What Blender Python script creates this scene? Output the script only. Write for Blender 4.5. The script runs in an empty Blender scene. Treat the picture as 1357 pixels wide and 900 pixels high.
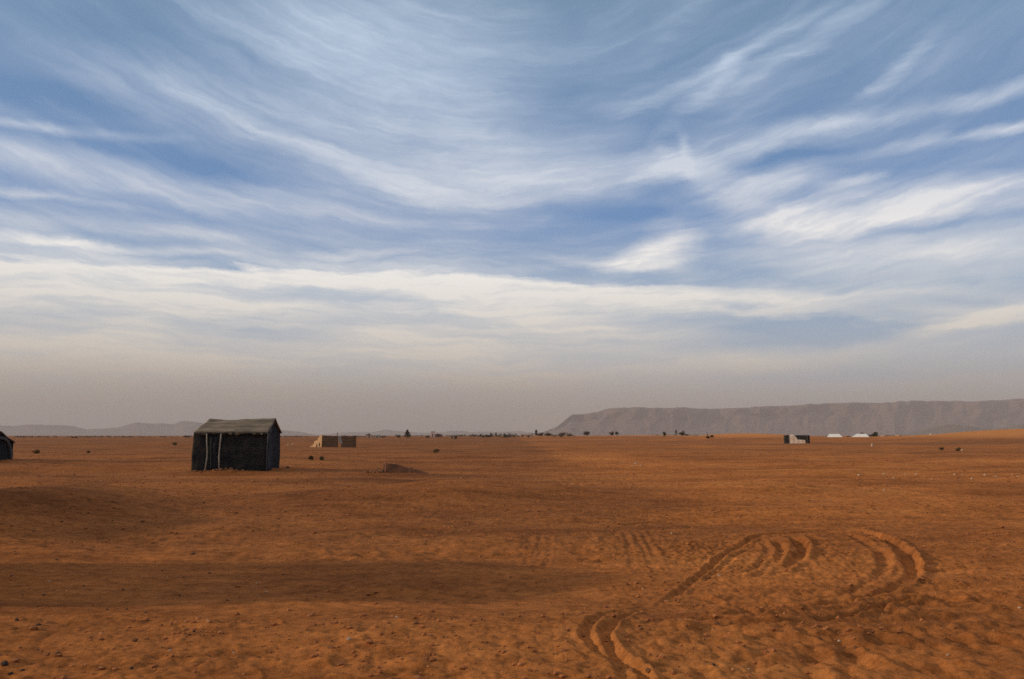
import bpy, bmesh, math, random
import numpy as np
from mathutils import Vector, Matrix

random.seed(11)
rng = np.random.default_rng(5)
SC = bpy.context.scene
COL = SC.collection
R = math.radians

# ------------------------------------------------------------------ view geometry
PW, PH = 1357.0, 900.0
F = 1018.0                       # focal length in photograph pixels
EYE = 1.62
HOR = 577.0                      # row of the flat horizon
PITCH = math.atan((HOR - PH / 2) / F)
CP, SP = math.cos(PITCH), math.sin(PITCH)


def ray(px, py):
    xc, yc = (px - PW / 2) / F, -(py - PH / 2) / F
    return Vector((xc, CP - yc * SP, SP + yc * CP))


def azel(px, py):
    d = ray(px, py).normalized()
    return math.atan2(d.x, d.y), math.asin(d.z)


# ------------------------------------------------------------------ noise
def _hash(ix, iy, seed):
    h = (ix.astype(np.int64) * 374761393 + iy.astype(np.int64) * 668265263 + seed * 1442695041) & 0xFFFFFFFF
    h = ((h ^ (h >> 13)) * 1274126177) & 0xFFFFFFFF
    h = h ^ (h >> 16)
    return (h & 0xFFFF).astype(np.float64) / 32767.5 - 1.0


def vnoise(x, y, seed=0):
    ix, iy = np.floor(x), np.floor(y)
    fx, fy = x - ix, y - iy
    ux, uy = fx * fx * fx * (fx * (fx * 6 - 15) + 10), fy * fy * fy * (fy * (fy * 6 - 15) + 10)
    a, b = _hash(ix, iy, seed), _hash(ix + 1, iy, seed)
    c, d = _hash(ix, iy + 1, seed), _hash(ix + 1, iy + 1, seed)
    return (a + (b - a) * ux) * (1 - uy) + (c + (d - c) * ux) * uy


def fbm(x, y, seed=0, octs=4, gain=0.5):
    out, amp = np.zeros_like(x), 1.0
    for i in range(octs):
        out += amp * vnoise(x * 1.0, y * 1.0, seed + 17 * i)
        x, y = x * 1.93 + y * 0.31 + 5.2, y * 1.93 - x * 0.31 + 1.7
        amp *= gain
    return out


def sst(a, b, x):
    t = np.clip((x - a) / (b - a), 0, 1)
    return t * t * (3 - 2 * t)


def flat_hit(px, py):
    d = ray(px, py)
    t = EYE / -d.z
    return (d.x * t, d.y * t)


# ------------------------------------------------------------------ terrain
TRACKS = []      # (points, half width, depth, berm)


def track(pts, w=0.10, dep=0.05, berm=0.035, k=1.0, step=0.06):
    k_ = k
    P = [flat_hit(*p) for p in pts]
    # catmull-rom resample
    out = []
    for i in range(len(P) - 1):
        p0, p1, p2, p3 = P[max(i - 1, 0)], P[i], P[i + 1], P[min(i + 2, len(P) - 1)]
        n = max(2, int(math.dist(p1, p2) / step / 4))
        for k in range(n):
            t = k / n
            out.append(tuple(0.5 * ((2 * b) + (c - a) * t + (2 * a - 5 * b + 4 * c - d) * t * t + (3 * b - a - 3 * c + d) * t ** 3)
                             for a, b, c, d in zip(p0, p1, p2, p3)))
    out.append(P[-1])
    TRACKS.append((np.array(out), w * .62, dep * .38 * k_, berm * .36 * k_))


# near S-bend
track([(865, 789), (845, 795), (812, 806), (789, 823), (776, 845), (784, 864), (808, 880), (826, 898), (834, 915)], .07, .08, .05, 1.1)
track([(850, 803), (832, 814), (812, 834), (803, 852), (812, 872), (832, 890), (850, 903), (858, 915)], .07, .08, .055, 1.1)
# long line up to the first crescent
track([(858, 799), (890, 778), (925, 752), (955, 730), (985, 713), (1012, 707), (1060, 704), (1120, 698)], .075, .07, .05, 1.2)
track([(868, 801), (905, 777), (940, 752), (972, 730), (1000, 718), (1010, 714)], .07, .03, .025)
# crescents
track([(1008, 711), (1019, 718), (1017, 730), (1005, 741), (984, 752)], .10, .06, .05, 1.45)
track([(1025, 710), (1034, 719), (1034, 731), (1020, 743), (996, 756)], .11, .09, .07, 1.45)
track([(1050, 708), (1062, 716), (1062, 729), (1046, 740), (1018, 754)], .13, .12, .09, 1.45)
# the big loop
track([(1080, 698), (1129, 699), (1169, 710), (1192, 722), (1207, 742), (1209, 758), (1192, 771), (1165, 782), (1120, 791), (1060, 800), (1010, 806), (965, 817), (930, 826)], .13, .13, .09, 1.35)
track([(1070, 700), (1118, 704), (1152, 718), (1170, 735), (1170, 750), (1152, 764), (1120, 777), (1080, 784), (1040, 789)], .11, .07, .06, 1.15)
track([(1235, 785), (1190, 792), (1150, 805), (1104, 818), (1040, 828), (944, 836)], .10, .07, .06, 2.1)
# lines leading right
track([(1212, 752), (1260, 748), (1357, 741), (1420, 737)], .10, .05, .03, 1.5)
track([(1180, 784), (1250, 779), (1357, 774), (1420, 771)], .10, .06, .04, 1.6)
track([(944, 836), (1020, 829), (1104, 825), (1230, 817), (1357, 805), (1420, 798)], .10, .05, .035, 1.6)
track([(986, 793), (996, 808), (1012, 820)], .10, .08, .05, 1.5)
# parallel marks in the middle distance
track([(826, 698), (834, 716), (838, 742)], .08, .06, .04, .62)
track([(836, 697), (852, 718), (870, 745)], .08, .06, .05, .62)
track([(846, 697), (860, 716), (874, 735)], .08, .06, .05, .62)
track([(702, 705), (700, 722), (694, 736)], .06, .04, .03, .45)
track([(716, 704), (715, 722), (708, 738)], .06, .04, .03, .45)
track([(729, 705), (728, 722), (720, 740)], .06, .04, .03, .45)
track([(745, 630), (756, 642), (772, 653)], .18, .07, .08, .5)
track([(752, 629), (765, 642), (780, 652)], .14, .06, .06, .5)
track([(700, 655), (860, 645), (1000, 638), (1120, 634)], .16, .06, .04)
track([(960, 664), (1100, 655), (1250, 648), (1357, 645)], .16, .06, .04)
track([(820, 690), (900, 684), (970, 681)], .12, .05, .04)

_fp = []
for _ in range(150):                                   # trampled sand, lower right
    px, py = rng.uniform(930, 1330), rng.uniform(770, 915)
    _fp.append((*flat_hit(px, py), rng.uniform(.06, .13), rng.uniform(.10, .20), rng.uniform(-.5, .9), rng.uniform(.015, .06)))
for _ in range(130):
    px, py = rng.uniform(-60, 1357), rng.uniform(815, 915)
    _fp.append((*flat_hit(px, py), rng.uniform(.05, .10), rng.uniform(.08, .16), rng.uniform(-1, 1), rng.uniform(.008, .035)))
for _ in range(150):
    px, py = rng.uniform(430, 900), rng.uniform(700, 735)
    _fp.append((*flat_hit(px, py), rng.uniform(.08, .14), rng.uniform(.12, .3), rng.uniform(-1, 1), rng.uniform(.01, .04)))
for _ in range(120):
    px, py = rng.uniform(0, 600), rng.uniform(690, 730)
    _fp.append((*flat_hit(px, py), rng.uniform(.08, .15), rng.uniform(.15, .35), rng.uniform(-1, 1), rng.uniform(.01, .045)))


def gauss(x, y, cx, cy, sx, sy):
    return np.exp(-((x - cx) / sx) ** 2 - ((y - cy) / sy) ** 2)


def broad(x, y):
    r = np.hypot(x, y)
    h = 0.15 * fbm(x / 11, y / 5.0, 3, 3)
    h += 0.05 * fbm(x / 3.5 + 3, y / 2.2, 9, 3) * sst(2, 9, r) * (1 - sst(60, 160, r))
    h += 0.28 * fbm(x / 60, y / 70, 21, 3) * sst(70, 250, r) * (1 - sst(800, 2000, r))
    # low swells
    mx, my = flat_hit(70, 688)
    h += 0.42 * gauss(x, y, mx - 1.2, my + 1.5, 2.6, 3.2)
    h += 0.25 * gauss(x, y, *flat_hit(900, 655), 4.5, 2.2)
    h += 0.30 * gauss(x, y, *flat_hit(600, 660), 3.5, 2.5)
    # dune on the right, bright rise, far swell
    h += 4.7 * gauss(x, y, 160, 190, 55, 42)
    h += 1.9 * gauss(x, y, 74, 250, 20, 40)
    h += 1.5 * gauss(x, y, 90, 520, 170, 130)
    h += 1.0 * gauss(x, y, -150, 260, 90, 60) * 0.6
    return h * sst(0.0, 3.0, r)


def detail(x, y):
    r = np.hypot(x, y)
    h = np.zeros_like(x)
    m = (r > 2.5) & (r < 75) & (y > 0) & (np.abs(x) < y * 1.1 + 1)
    X, Y = x[m], y[m]
    rr = r[m]
    d = np.zeros_like(X)
    # how rough: smooth wind-blown sheet in the shaded band, trampled near the eye and on the right
    ex = X / Y
    near = 1 - sst(6.2, 7.6, Y + 0.6 * vnoise(X, Y, 40))
    right = sst(-0.05, 0.35, ex) * (1 - sst(13, 22, Y))
    far = sst(10.5, 13, Y + 1.2 * vnoise(X * .6, Y * .6, 41)) * .55
    rough = np.clip(near * .8 + right * .9 + far, 0.10, 1.0)
    d += rough * 0.011 * fbm(X / .36, Y / .30, 50, 4) * (1 - sst(30, 70, rr) * .3)
    d += rough * 0.017 * np.abs(fbm(X / .13, Y / .12, 55, 2)) * (1 - sst(14, 25, rr))
    d += 0.035 * fbm(X / 1.3, Y / 1.0, 58, 2) * far
    d += rough * .005 * fbm(X / .055, Y / .06, 57, 2) * (1 - sst(8, 13, rr))
    # clods
    c = vnoise(X / .22, Y / .2, 61) * vnoise(X / .35 + 4, Y / .33, 62)
    d += rough * 0.06 * np.clip(c - .2, 0, 1) * (1 - sst(16, 30, rr))
    # ripples
    for (a, b, s, k) in ((520, 768, 1.1, 1.0), (440, 775, .9, .8), (620, 770, .8, .8)):
        cx, cy = flat_hit(a, b)
        d += 0.009 * k * np.sin((X * .75 + Y * .66 + .15 * vnoise(X * 1.2, Y * 1.2, 66)) * 2 * math.pi / .27) * gauss(X, Y, cx, cy, s, 1.0)
    # footprints
    for (cx, cy, a, b, th, dp) in _fp:
        k = np.nonzero((np.abs(X - cx) < .5) & (np.abs(Y - cy) < .5))[0]
        if len(k) == 0:
            continue
        u, v = X[k] - cx, Y[k] - cy
        p, q = u * math.cos(th) + v * math.sin(th), -u * math.sin(th) + v * math.cos(th)
        e = np.sqrt((p / a) ** 2 + (q / b) ** 2)
        dp *= .5
        d[k] += -dp * np.exp(-(e ** 2) * 1.1) + dp * .55 * np.exp(-((e - 1.55) / .45) ** 2) * (0.6 + .5 * np.sign(p) * np.minimum(1, np.abs(p) / a))
    # wheel tracks
    for (P, w, dep, berm) in TRACKS:
        lo, hi = P.min(0) - w * 6, P.max(0) + w * 6
        k = np.nonzero((X > lo[0]) & (X < hi[0]) & (Y > lo[1]) & (Y < hi[1]))[0]
        if len(k) == 0:
            continue
        x_, y_ = X[k], Y[k]
        best, side, along = np.full(len(k), 9e9), np.zeros(len(k)), np.zeros(len(k))
        n = len(P) - 1
        for i in range(n):
            a, b = P[i], P[i + 1]
            ab = b - a
            L2 = max(ab @ ab, 1e-9)
            t = np.clip(((x_ - a[0]) * ab[0] + (y_ - a[1]) * ab[1]) / L2, 0, 1)
            dx, dy = x_ - a[0] - t * ab[0], y_ - a[1] - t * ab[1]
            q = dx * dx + dy * dy
            up = q < best
            best[up] = q[up]
            side[up] = np.sign(ab[0] * dy - ab[1] * dx)[up]
            along[up] = (i + t[up]) / n
        dist = np.sqrt(best) + .03 * vnoise(x_ * 4, y_ * 4, 70) * (w / .1)
        fade = np.minimum(sst(0, .12, along), sst(0, .15, 1 - along)) * (.75 + .35 * vnoise(x_ * 1.1, y_ * 1.1, 71))
        prof = -dep * np.exp(-(dist / w) ** 4) + berm * np.exp(-((dist - 1.75 * w) / (.62 * w)) ** 2) * (1 + .35 * side) * np.clip(1.0 + .45 * vnoise(x_ * 3, y_ * 3, 73) + .22 * vnoise(x_ * 14, y_ * 14, 74), .3, 1.7)
        tread = .0025 * np.exp(-(dist / w) ** 4) * np.sin(along * n * .06 / .045 * 2) * (x_ * x_ + y_ * y_ < 200) + .004 * vnoise(x_ * 20, y_ * 20, 75)
        d[k] = d[k] * (1 - .88 * np.exp(-(dist / (2.0 * w)) ** 2) * fade) + (prof + tread) * fade
    h[m] = d
    return h


def H(x, y):
    a, b = np.array([float(x)]), np.array([float(y)])
    return float(broad(a, b)[0] + 0)


def at(px, py=None, D=None):
    """ground point seen at that pixel: by its row, or by the depth along the view"""
    if D is None:
        d = ray(px, py)
        t = EYE / -d.z
        for _ in range(12):
            z = H(d.x * t, d.y * t)
            t = 0.5 * t + 0.5 * (EYE - z) / -d.z
        return Vector((d.x * t, d.y * t, H(d.x * t, d.y * t)))
    x = (px - PW / 2) / F * D * (1 / 1.0) / (CP + (HOR - PH / 2) / F * SP) 
    return Vector((x, D, H(x, D)))


def psize(n, D):
    return n / F * D * CP


# ------------------------------------------------------------------ materials
MATS = {}


def material(name, c1, c2=None, scale=5.0, rough=.9, stretch=(1, 1, 1), detail_=5, c3=None, bump=0.0, bscale=40, sub=False):
    m = bpy.data.materials.new(name)
    m.use_nodes = True
    nt = m.node_tree
    b = nt.nodes['Principled BSDF']
    b.inputs['Roughness'].default_value = rough
    b.inputs['Specular IOR Level'].default_value = 0.15
    tc = nt.nodes.new('ShaderNodeTexCoord')
    mp = nt.nodes.new('ShaderNodeMapping')
    mp.inputs['Scale'].default_value = stretch
    nt.links.new(tc.outputs['Object'], mp.inputs[0])
    if c2 is None:
        c2 = tuple(v * .7 for v in c1)
    n = nt.nodes.new('ShaderNodeTexNoise')
    n.inputs['Scale'].default_value = scale
    n.inputs['Detail'].default_value = detail_
    n.inputs['Roughness'].default_value = .65
    nt.links.new(mp.outputs[0], n.inputs['Vector'])
    r = nt.nodes.new('ShaderNodeValToRGB')
    e = r.color_ramp.elements
    e[0].position, e[1].position = .32, .68
    e[0].color, e[1].color = (*c2, 1), (*c1, 1)
    if c3:
        k = e.new(.5)
        k.color = (*c3, 1)
    nt.links.new(n.outputs['Fac'], r.inputs[0])
    nt.links.new(r.outputs[0], b.inputs['Base Color'])
    if bump:
        n2 = nt.nodes.new('ShaderNodeTexNoise')
        n2.inputs['Scale'].default_value = bscale
        n2.inputs['Detail'].default_value = 4
        nt.links.new(mp.outputs[0], n2.inputs['Vector'])
        bp = nt.nodes.new('ShaderNodeBump')
        bp.inputs['Strength'].default_value = bump
        bp.inputs['Distance'].default_value = .03
        nt.links.new(n2.outputs['Fac'], bp.inputs['Height'])
        nt.links.new(bp.outputs[0], b.inputs['Normal'])
    MATS[name] = m
    return m


M_black = material('black_goat_hair', (.058, .044, .034), (.013, .013, .013), 1.6, 1, (1, 1, 1.6), c3=(.024, .022, .020), bump=.6, bscale=14)
M_blue = material('dark_blue_cloth', (.030, .029, .031), (.015, .015, .017), 3, 1, (3, 3, .6), bump=.5, bscale=14)
M_roof = material('weathered_roof_cloth', (.27, .20, .14), (.085, .063, .047), 1.6, .95, (.5, 2.6, 2.6), c3=(.165, .123, .088), bump=.4, bscale=9)
M_pole = material('pale_wood_pole', (.36, .31, .25), (.22, .18, .14), 6)
M_hem = material('frayed_tan_cloth', (.17, .12, .075), (.022, .019, .016), 2.2, 1, (1, 1, .6), c3=(.04, .032, .024))
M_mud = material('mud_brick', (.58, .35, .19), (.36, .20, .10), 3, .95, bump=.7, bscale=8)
M_mud_shade = material('shaded_mud_brick', (.28, .155, .078), (.085, .050, .028), 2.2, .95, (.6, .6, 4), c3=(.165, .092, .047), bump=.7, bscale=8)  # banded darker copy of the mud brick, shade of the front put into its colour
M_plast = material('pale_plaster', (.42, .36, .30), (.3, .25, .2), 4)
M_stone_d = material('dark_stone', (.075, .045, .032), (.035, .022, .017), 12, .85, bump=.4)
M_stone_p = material('pale_stone', (.55, .40, .28), (.36, .23, .14), 12, .85, bump=.4)
M_stone_b = material('brown_stone', (.27, .115, .048), (.15, .062, .028), 12, .9, bump=.4)
M_leaf = material('dry_green_leaves', (.075, .062, .026), (.038, .034, .016), .9, 1)
M_leaf2 = material('dusty_leaves', (.10, .070, .034), (.052, .038, .020), .9, 1)
M_tuft = material('olive_dry_tuft', (.15, .098, .040), (.075, .052, .024), .9, 1)
M_bark = material('bark', (.12, .075, .045), (.06, .04, .025), 4)
M_white = material('white_canvas', (.80, .76, .70), (.70, .64, .58), 1.2, .9)
M_pink = material('pink_render', (.70, .50, .43), (.58, .40, .34), 1.2, .9)
M_tanw = material('tan_render', (.50, .33, .21), (.38, .24, .15), 1.0, .9)
M_rooft = material('dull_red_roof', (.20, .10, .075), (.14, .07, .05), 2)
M_dark = material('dark_opening', (.02, .016, .013), (.012, .01, .009), 4)


def ground_material():
    m = bpy.data.materials.new('desert_sand')
    m.use_nodes = True
    nt = m.node_tree
    N, L = nt.nodes, nt.links
    b = N['Principled BSDF']
    b.inputs['Roughness'].default_value = 1
    b.inputs['Specular IOR Level'].default_value = .05
    geo = N.new('ShaderNodeNewGeometry')

    def noise(scale, stretch=(1, 1, 1), det=5, rough=.6):
        mp = N.new('ShaderNodeMapping')
        mp.inputs['Scale'].default_value = stretch
        L.new(geo.outputs['Position'], mp.inputs[0])
        n = N.new('ShaderNodeTexNoise')
        n.inputs['Scale'].default_value = scale
        n.inputs['Detail'].default_value = det
        n.inputs['Roughness'].default_value = rough
        L.new(mp.outputs[0], n.inputs['Vector'])
        return n.outputs['Fac']

    def ramp(f, stops):
        r = N.new('ShaderNodeValToRGB')
        e = r.color_ramp.elements
        e[0].position, e[0].color = stops[0][0], (*stops[0][1], 1)
        e[1].position, e[1].color = stops[-1][0], (*stops[-1][1], 1)
        for p, c in stops[1:-1]:
            k = e.new(p)
            k.color = (*c, 1)
        L.new(f, r.inputs[0])
        return r.outputs[0]

    def mix(kind, fac, a, c):
        x = N.new('ShaderNodeMix')
        x.data_type, x.blend_type = 'RGBA', kind
        for s, v in ((x.inputs[0], fac), (x.inputs[6], a), (x.inputs[7], c)):
            if hasattr(v, 'is_linked'):
                L.new(v, s)
            elif isinstance(v, (int, float)):
                s.default_value = v
            else:
                s.default_value = (*v, 1)
        return x.outputs[2]

    base = ramp(noise(.22, (.5, 1.2, 1), 6, .62), [(.30, GROUND_A), (.5, GROUND_B), (.70, GROUND_C)])
    base = mix('MULTIPLY', .75, base, ramp(noise(1.7, (.7, 1.3, 1), 7, .7), [(.3, (.66, .65, .64)), (.52, (1, 1, 1)), (.72, (1.2, 1.2, 1.17))]))
    base = mix('MULTIPLY', .8, base, ramp(noise(9, (1, 1, 1), 6, .75), [(.36, (.60, .58, .56)), (.5, (1, 1, 1)), (.66, (1.28, 1.28, 1.24))]))
    base = mix('MULTIPLY', .9, base, ramp(noise(3.4, (.8, 1.6, 1), 8, .8), [(.36, (.68, .66, .64)), (.5, (1, 1, 1)), (.64, (1.2, 1.2, 1.18))]))
    # long stretched bands of darker and lighter ground
    base = mix('MULTIPLY', .95, base, ramp(noise(.30, (.26, 1.0, 1), 5, .62), [(.36, (.66, .64, .66)), (.50, (1, 1, 1)), (.66, (1.2, 1.22, 1.2))]))
    sxy = N.new('ShaderNodeSeparateXYZ')
    L.new(geo.outputs['Position'], sxy.inputs[0])

    def m_(op, a, c):
        x = N.new('ShaderNodeMath')
        x.operation = op
        for s, v in zip(x.inputs, (a, c)):
            if hasattr(v, 'is_linked'):
                L.new(v, s)
            else:
                s.default_value = v
        return x.outputs[0]

    def ss(v, a, c):
        x = N.new('ShaderNodeMapRange')
        x.interpolation_type = 'SMOOTHSTEP'
        x.inputs[1].default_value, x.inputs[2].default_value = a, c
        L.new(v, x.inputs[0])
        return x.outputs[0]
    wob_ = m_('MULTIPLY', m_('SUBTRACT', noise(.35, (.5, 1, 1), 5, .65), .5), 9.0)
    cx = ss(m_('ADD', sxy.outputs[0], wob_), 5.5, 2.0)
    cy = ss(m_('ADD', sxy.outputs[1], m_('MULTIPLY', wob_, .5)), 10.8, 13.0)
    shade_mask = m_('MULTIPLY', cx, cy)
    base = mix('MULTIPLY', shade_mask, base, (.76, .78, .86))  # shading of the left and middle plain painted into the ground colour
    base = mix('MULTIPLY', m_('SUBTRACT', 1.0, cx), base, (1.10, 1.09, 1.06))  # lit right side painted lighter to match
    # gravel grains: sparse dark and pale specks
    base = mix('MIX', ramp(noise(34, (1, 1, 1), 3, .7), [(.66, (0, 0, 0)), (.74, (.55, .55, .55))]), base, (.09, .05, .032))
    base = mix('MIX', ramp(noise(27, (1.1, 1.3, 1), 3, .7), [(.70, (0, 0, 0)), (.76, (.5, .5, .5))]), base, (.52, .30, .17))
    # far plain: broad stony belts, browner
    far = mix('MIX', ramp(noise(.012, (.35, 1.6, 1), 6, .6), [(.42, (0, 0, 0)), (.60, (.75, .75, .75))]), base, (.19, .080, .034))
    fd = N.new('ShaderNodeMapRange')
    fd.inputs[1].default_value, fd.inputs[2].default_value = 40, 130
    ln = N.new('ShaderNodeVectorMath')
    ln.operation = 'LENGTH'
    L.new(geo.outputs['Position'], ln.inputs[0])
    L.new(ln.outputs['Value'], fd.inputs[0])
    sx = N.new('ShaderNodeSeparateXYZ')
    L.new(geo.outputs['Position'], sx.inputs[0])
    dz = N.new('ShaderNodeMapRange')                 # clean blown sand on the dunes
    dz.inputs[1].default_value, dz.inputs[2].default_value = .8, 1.7
    L.new(sx.outputs[2], dz.inputs[0])
    far = mix('MIX', dz.outputs[0], far, (.50, .195, .060))
    base = mix('MIX', fd.outputs[0], base, far)
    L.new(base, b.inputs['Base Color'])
    bp = N.new('ShaderNodeBump')
    bp.inputs['Strength'].default_value = .85
    bp.inputs['Distance'].default_value = .04
    L.new(noise(17, (1, 1, 1), 8, .72), bp.inputs['Height'])
    L.new(bp.outputs[0], b.inputs['Normal'])
    return m


GROUND_A, GROUND_B, GROUND_C = (.280, .099, .031), (.380, .129, .036), (.450, .166, .048)


# ------------------------------------------------------------------ object helpers
def tag(o, label=None, cat=None, group=None, kind=None):
    for k, v in (('label', label), ('category', cat), ('group', group), ('kind', kind)):
        if v:
            o[k] = v
    return o


def link(name, bm, mat, parent=None, loc=None, smooth=False, rz=0):
    me = bpy.data.meshes.new(name)
    bm.to_mesh(me)
    bm.free()
    me.materials.append(mat)
    if smooth:
        me.polygons.foreach_set('use_smooth', [True] * len(me.polygons))
    o = bpy.data.objects.new(name, me)
    COL.objects.link(o)
    if parent:
        o.parent = parent
    if loc is not None:
        o.location = loc
    if rz:
        o.rotation_euler.z = rz
    return o


def empty(name, loc, rz=0.0):
    o = bpy.data.objects.new(name, None)
    COL.objects.link(o)
    o.location = loc
    o.rotation_euler.z = rz
    return o


def raw_mesh(name, V, Fq, mat, smooth=True):
    me = bpy.data.meshes.new(name)
    V = np.asarray(V, np.float32)
    Fq = np.asarray(Fq, np.int32)
    me.vertices.add(len(V))
    me.vertices.foreach_set('co', V.ravel())
    k = Fq.shape[1]
    me.loops.add(Fq.size)
    me.loops.foreach_set('vertex_index', Fq.ravel())
    me.polygons.add(len(Fq))
    me.polygons.foreach_set('loop_start', np.arange(0, Fq.size, k, dtype=np.int32))
    me.polygons.foreach_set('loop_total', np.full(len(Fq), k, np.int32))
    me.polygons.foreach_set('use_smooth', np.full(len(Fq), smooth))
    me.update(calc_edges=True)
    me.materials.append(mat)
    o = bpy.data.objects.new(name, me)
    COL.objects.link(o)
    return o


def sheet(bm, f, nu, nv, thick=0.0):
    """grid of quads from f(u, v) -> Vector, given a real thickness"""
    rows = [[bm.verts.new(f(i / nu, j / nv)) for i in range(nu + 1)] for j in range(nv + 1)]
    fs = [bm.faces.new((rows[j][i], rows[j][i + 1], rows[j + 1][i + 1], rows[j + 1][i])) for j in range(nv) for i in range(nu)]
    if thick:
        bm.normal_update()
        bmesh.ops.solidify(bm, geom=fs, thickness=thick)
    return fs


def tube(bm, pts, r0, r1=None, seg=7):
    r1 = r0 if r1 is None else r1
    rings = []
    n = len(pts)
    for i, p in enumerate(pts):
        p = Vector(p)
        t = (Vector(pts[min(i + 1, n - 1)]) - Vector(pts[max(i - 1, 0)])).normalized()
        a = t.cross(Vector((0, 1, 0.13))).normalized()
        b = t.cross(a)
        r = r0 + (r1 - r0) * i / max(n - 1, 1)
        rings.append([bm.verts.new(p + r * (math.cos(k * 2 * math.pi / seg) * a + math.sin(k * 2 * math.pi / seg) * b)) for k in range(seg)])
    for i in range(n - 1):
        for k in range(seg):
            bm.faces.new((rings[i][k], rings[i][(k + 1) % seg], rings[i + 1][(k + 1) % seg], rings[i + 1][k]))
    bm.faces.new(rings[0][::-1])
    bm.faces.new(rings[-1])


def rock_bm(s, seed, squash=.6):
    rr = random.Random(seed)
    bm = bmesh.new()
    bmesh.ops.create_icosphere(bm, subdivisions=2, radius=1)
    off = Vector((rr.uniform(-50, 50), rr.uniform(-50, 50), rr.uniform(-50, 50)))
    from mathutils import noise as mn
    ax = Vector((rr.uniform(.8, 1.3), rr.uniform(.7, 1.0), squash * rr.uniform(.85, 1.2)))
    for v in bm.verts:
        k = 1 + .35 * mn.noise(v.co * 1.1 + off) + .12 * mn.noise(v.co * 3 + off)
        c = v.co * k
        # chipped facets
        for n in ((.6, .5, .6), (-.7, .2, .6), (.1, -.8, .5)):
            n = Vector(n).normalized()
            ex = c.dot(n) - .78
            if ex > 0:
                c = c - n * ex * .8
        v.co = Vector((c.x * ax.x, c.y * ax.y, c.z * ax.z + ax.z * .55)) * s
    return bm


# ------------------------------------------------------------------ ground
def build_ground():
    half = R(43)
    a1 = np.linspace(-half, half, 1180)
    a2 = np.linspace(half, 2 * math.pi - half, 150)[1:-1]
    ang = np.concatenate([a1, a2])
    rad = np.concatenate([np.geomspace(.08, 3.6, 16)[:-1], np.geomspace(3.6, 55, 600)[:-1], np.geomspace(55, 700, 190)[:-1], np.geomspace(700, 12400, 40)])
    A, Rr = np.meshgrid(ang, rad)
    X, Y = np.sin(A) * Rr, np.cos(A) * Rr
    x, y = X.ravel(), Y.ravel()
    Z = broad(x, y) + detail(x, y)
    V = np.stack([x, y, Z], 1)
    V = np.vstack([V, [[0, 0, 0]]])
    na, nr = len(ang), len(rad)
    i = np.arange(nr - 1)[:, None] * na
    j = np.arange(na)[None, :]
    j2 = (j + 1) % na
    Q = np.stack([i + j, i + na + j, i + na + j2, i + j2], -1).reshape(-1, 4)[:, ::-1]
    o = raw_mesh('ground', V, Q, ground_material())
    # close the small hole under the camera
    bm = bmesh.new()
    bm.from_mesh(o.data)
    bm.verts.ensure_lookup_table()
    c = bm.verts[len(V) - 1]
    for k in range(na):
        bm.faces.new((c, bm.verts[(k + 1) % na], bm.verts[k]))
    bm.to_mesh(o.data)
    bm.free()
    tag(o, kind='structure')
    return o


build_ground()


# ------------------------------------------------------------------ mountains
def massif(name, pts, D, depth, mat, seed, cliff=.55, gully=1.0, n=700, back=True):
    """pts: (photo column, photo row of the crest); a real ridge with buttresses, a cliff band and talus"""
    pts = sorted(pts)
    px = np.linspace(pts[0][0], pts[-1][0], n)
    row = np.interp(px, [p[0] for p in pts], [p[1] for p in pts])
    X = (px - PW / 2) / F * D
    Ht = (HOR - row) / F * D * 1.0
    Ht = np.maximum(Ht * (1 + 0), 2)
    s = D / 1000.0
    Ht = Ht + (1.2 * s * vnoise(X / (30 * s), X * 0, seed) + .7 * s * vnoise(X / (9 * s), X * 0 + 3, seed + 1)) * np.clip(Ht / Ht.max(), 0, 1)
    prof = [(0, 0), (.12, .05), (.25, .13), (.38, .24), (.50, .37), (.60, .50), (.66, .60), (.70, .70), (.725, .80), (.745, .89), (.77, .96), (.82, 1.0), (1.0, 1.0), (1.3, .97), (1.7, .6), (2.2, 0)]
    V = []
    for (d, z) in prof:
        zz = z if z < .5 else z
        g = (fbm(X / (55 * s), X * 0 + z * 1.2, seed + 5, 4, .55)) * depth * .15 * gully
        g2 = np.abs(vnoise(X / (22 * s), X * 0 + z * .8, seed + 9)) * depth * .10 * gully
        w = math.sin(min(d, 1.0) * math.pi) ** .6 if d < 1 else 0
        y = D - depth * .75 + depth * d + (g + g2) * w
        zc = Ht * zz
        if .05 < z < .96 and d < .8:
            zc = zc + Ht * .05 * fbm(X / (14 * s), X * 0 + z * 5, seed + 11, 3)
        V.append(np.stack([X * (y / D), y, zc - (3 if z == 0 else 0)], 1))
    m = len(prof)
    V = np.concatenate(V)
    i = np.arange(m - 1)[:, None] * n
    j = np.arange(n - 1)[None, :]
    Q = np.stack([i + j, i + j + 1, i + n + j + 1, i + n + j], -1).reshape(-1, 4)
    o = raw_mesh(name, V, Q, mat, smooth=False)
    return tag(o, kind='structure')


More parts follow.
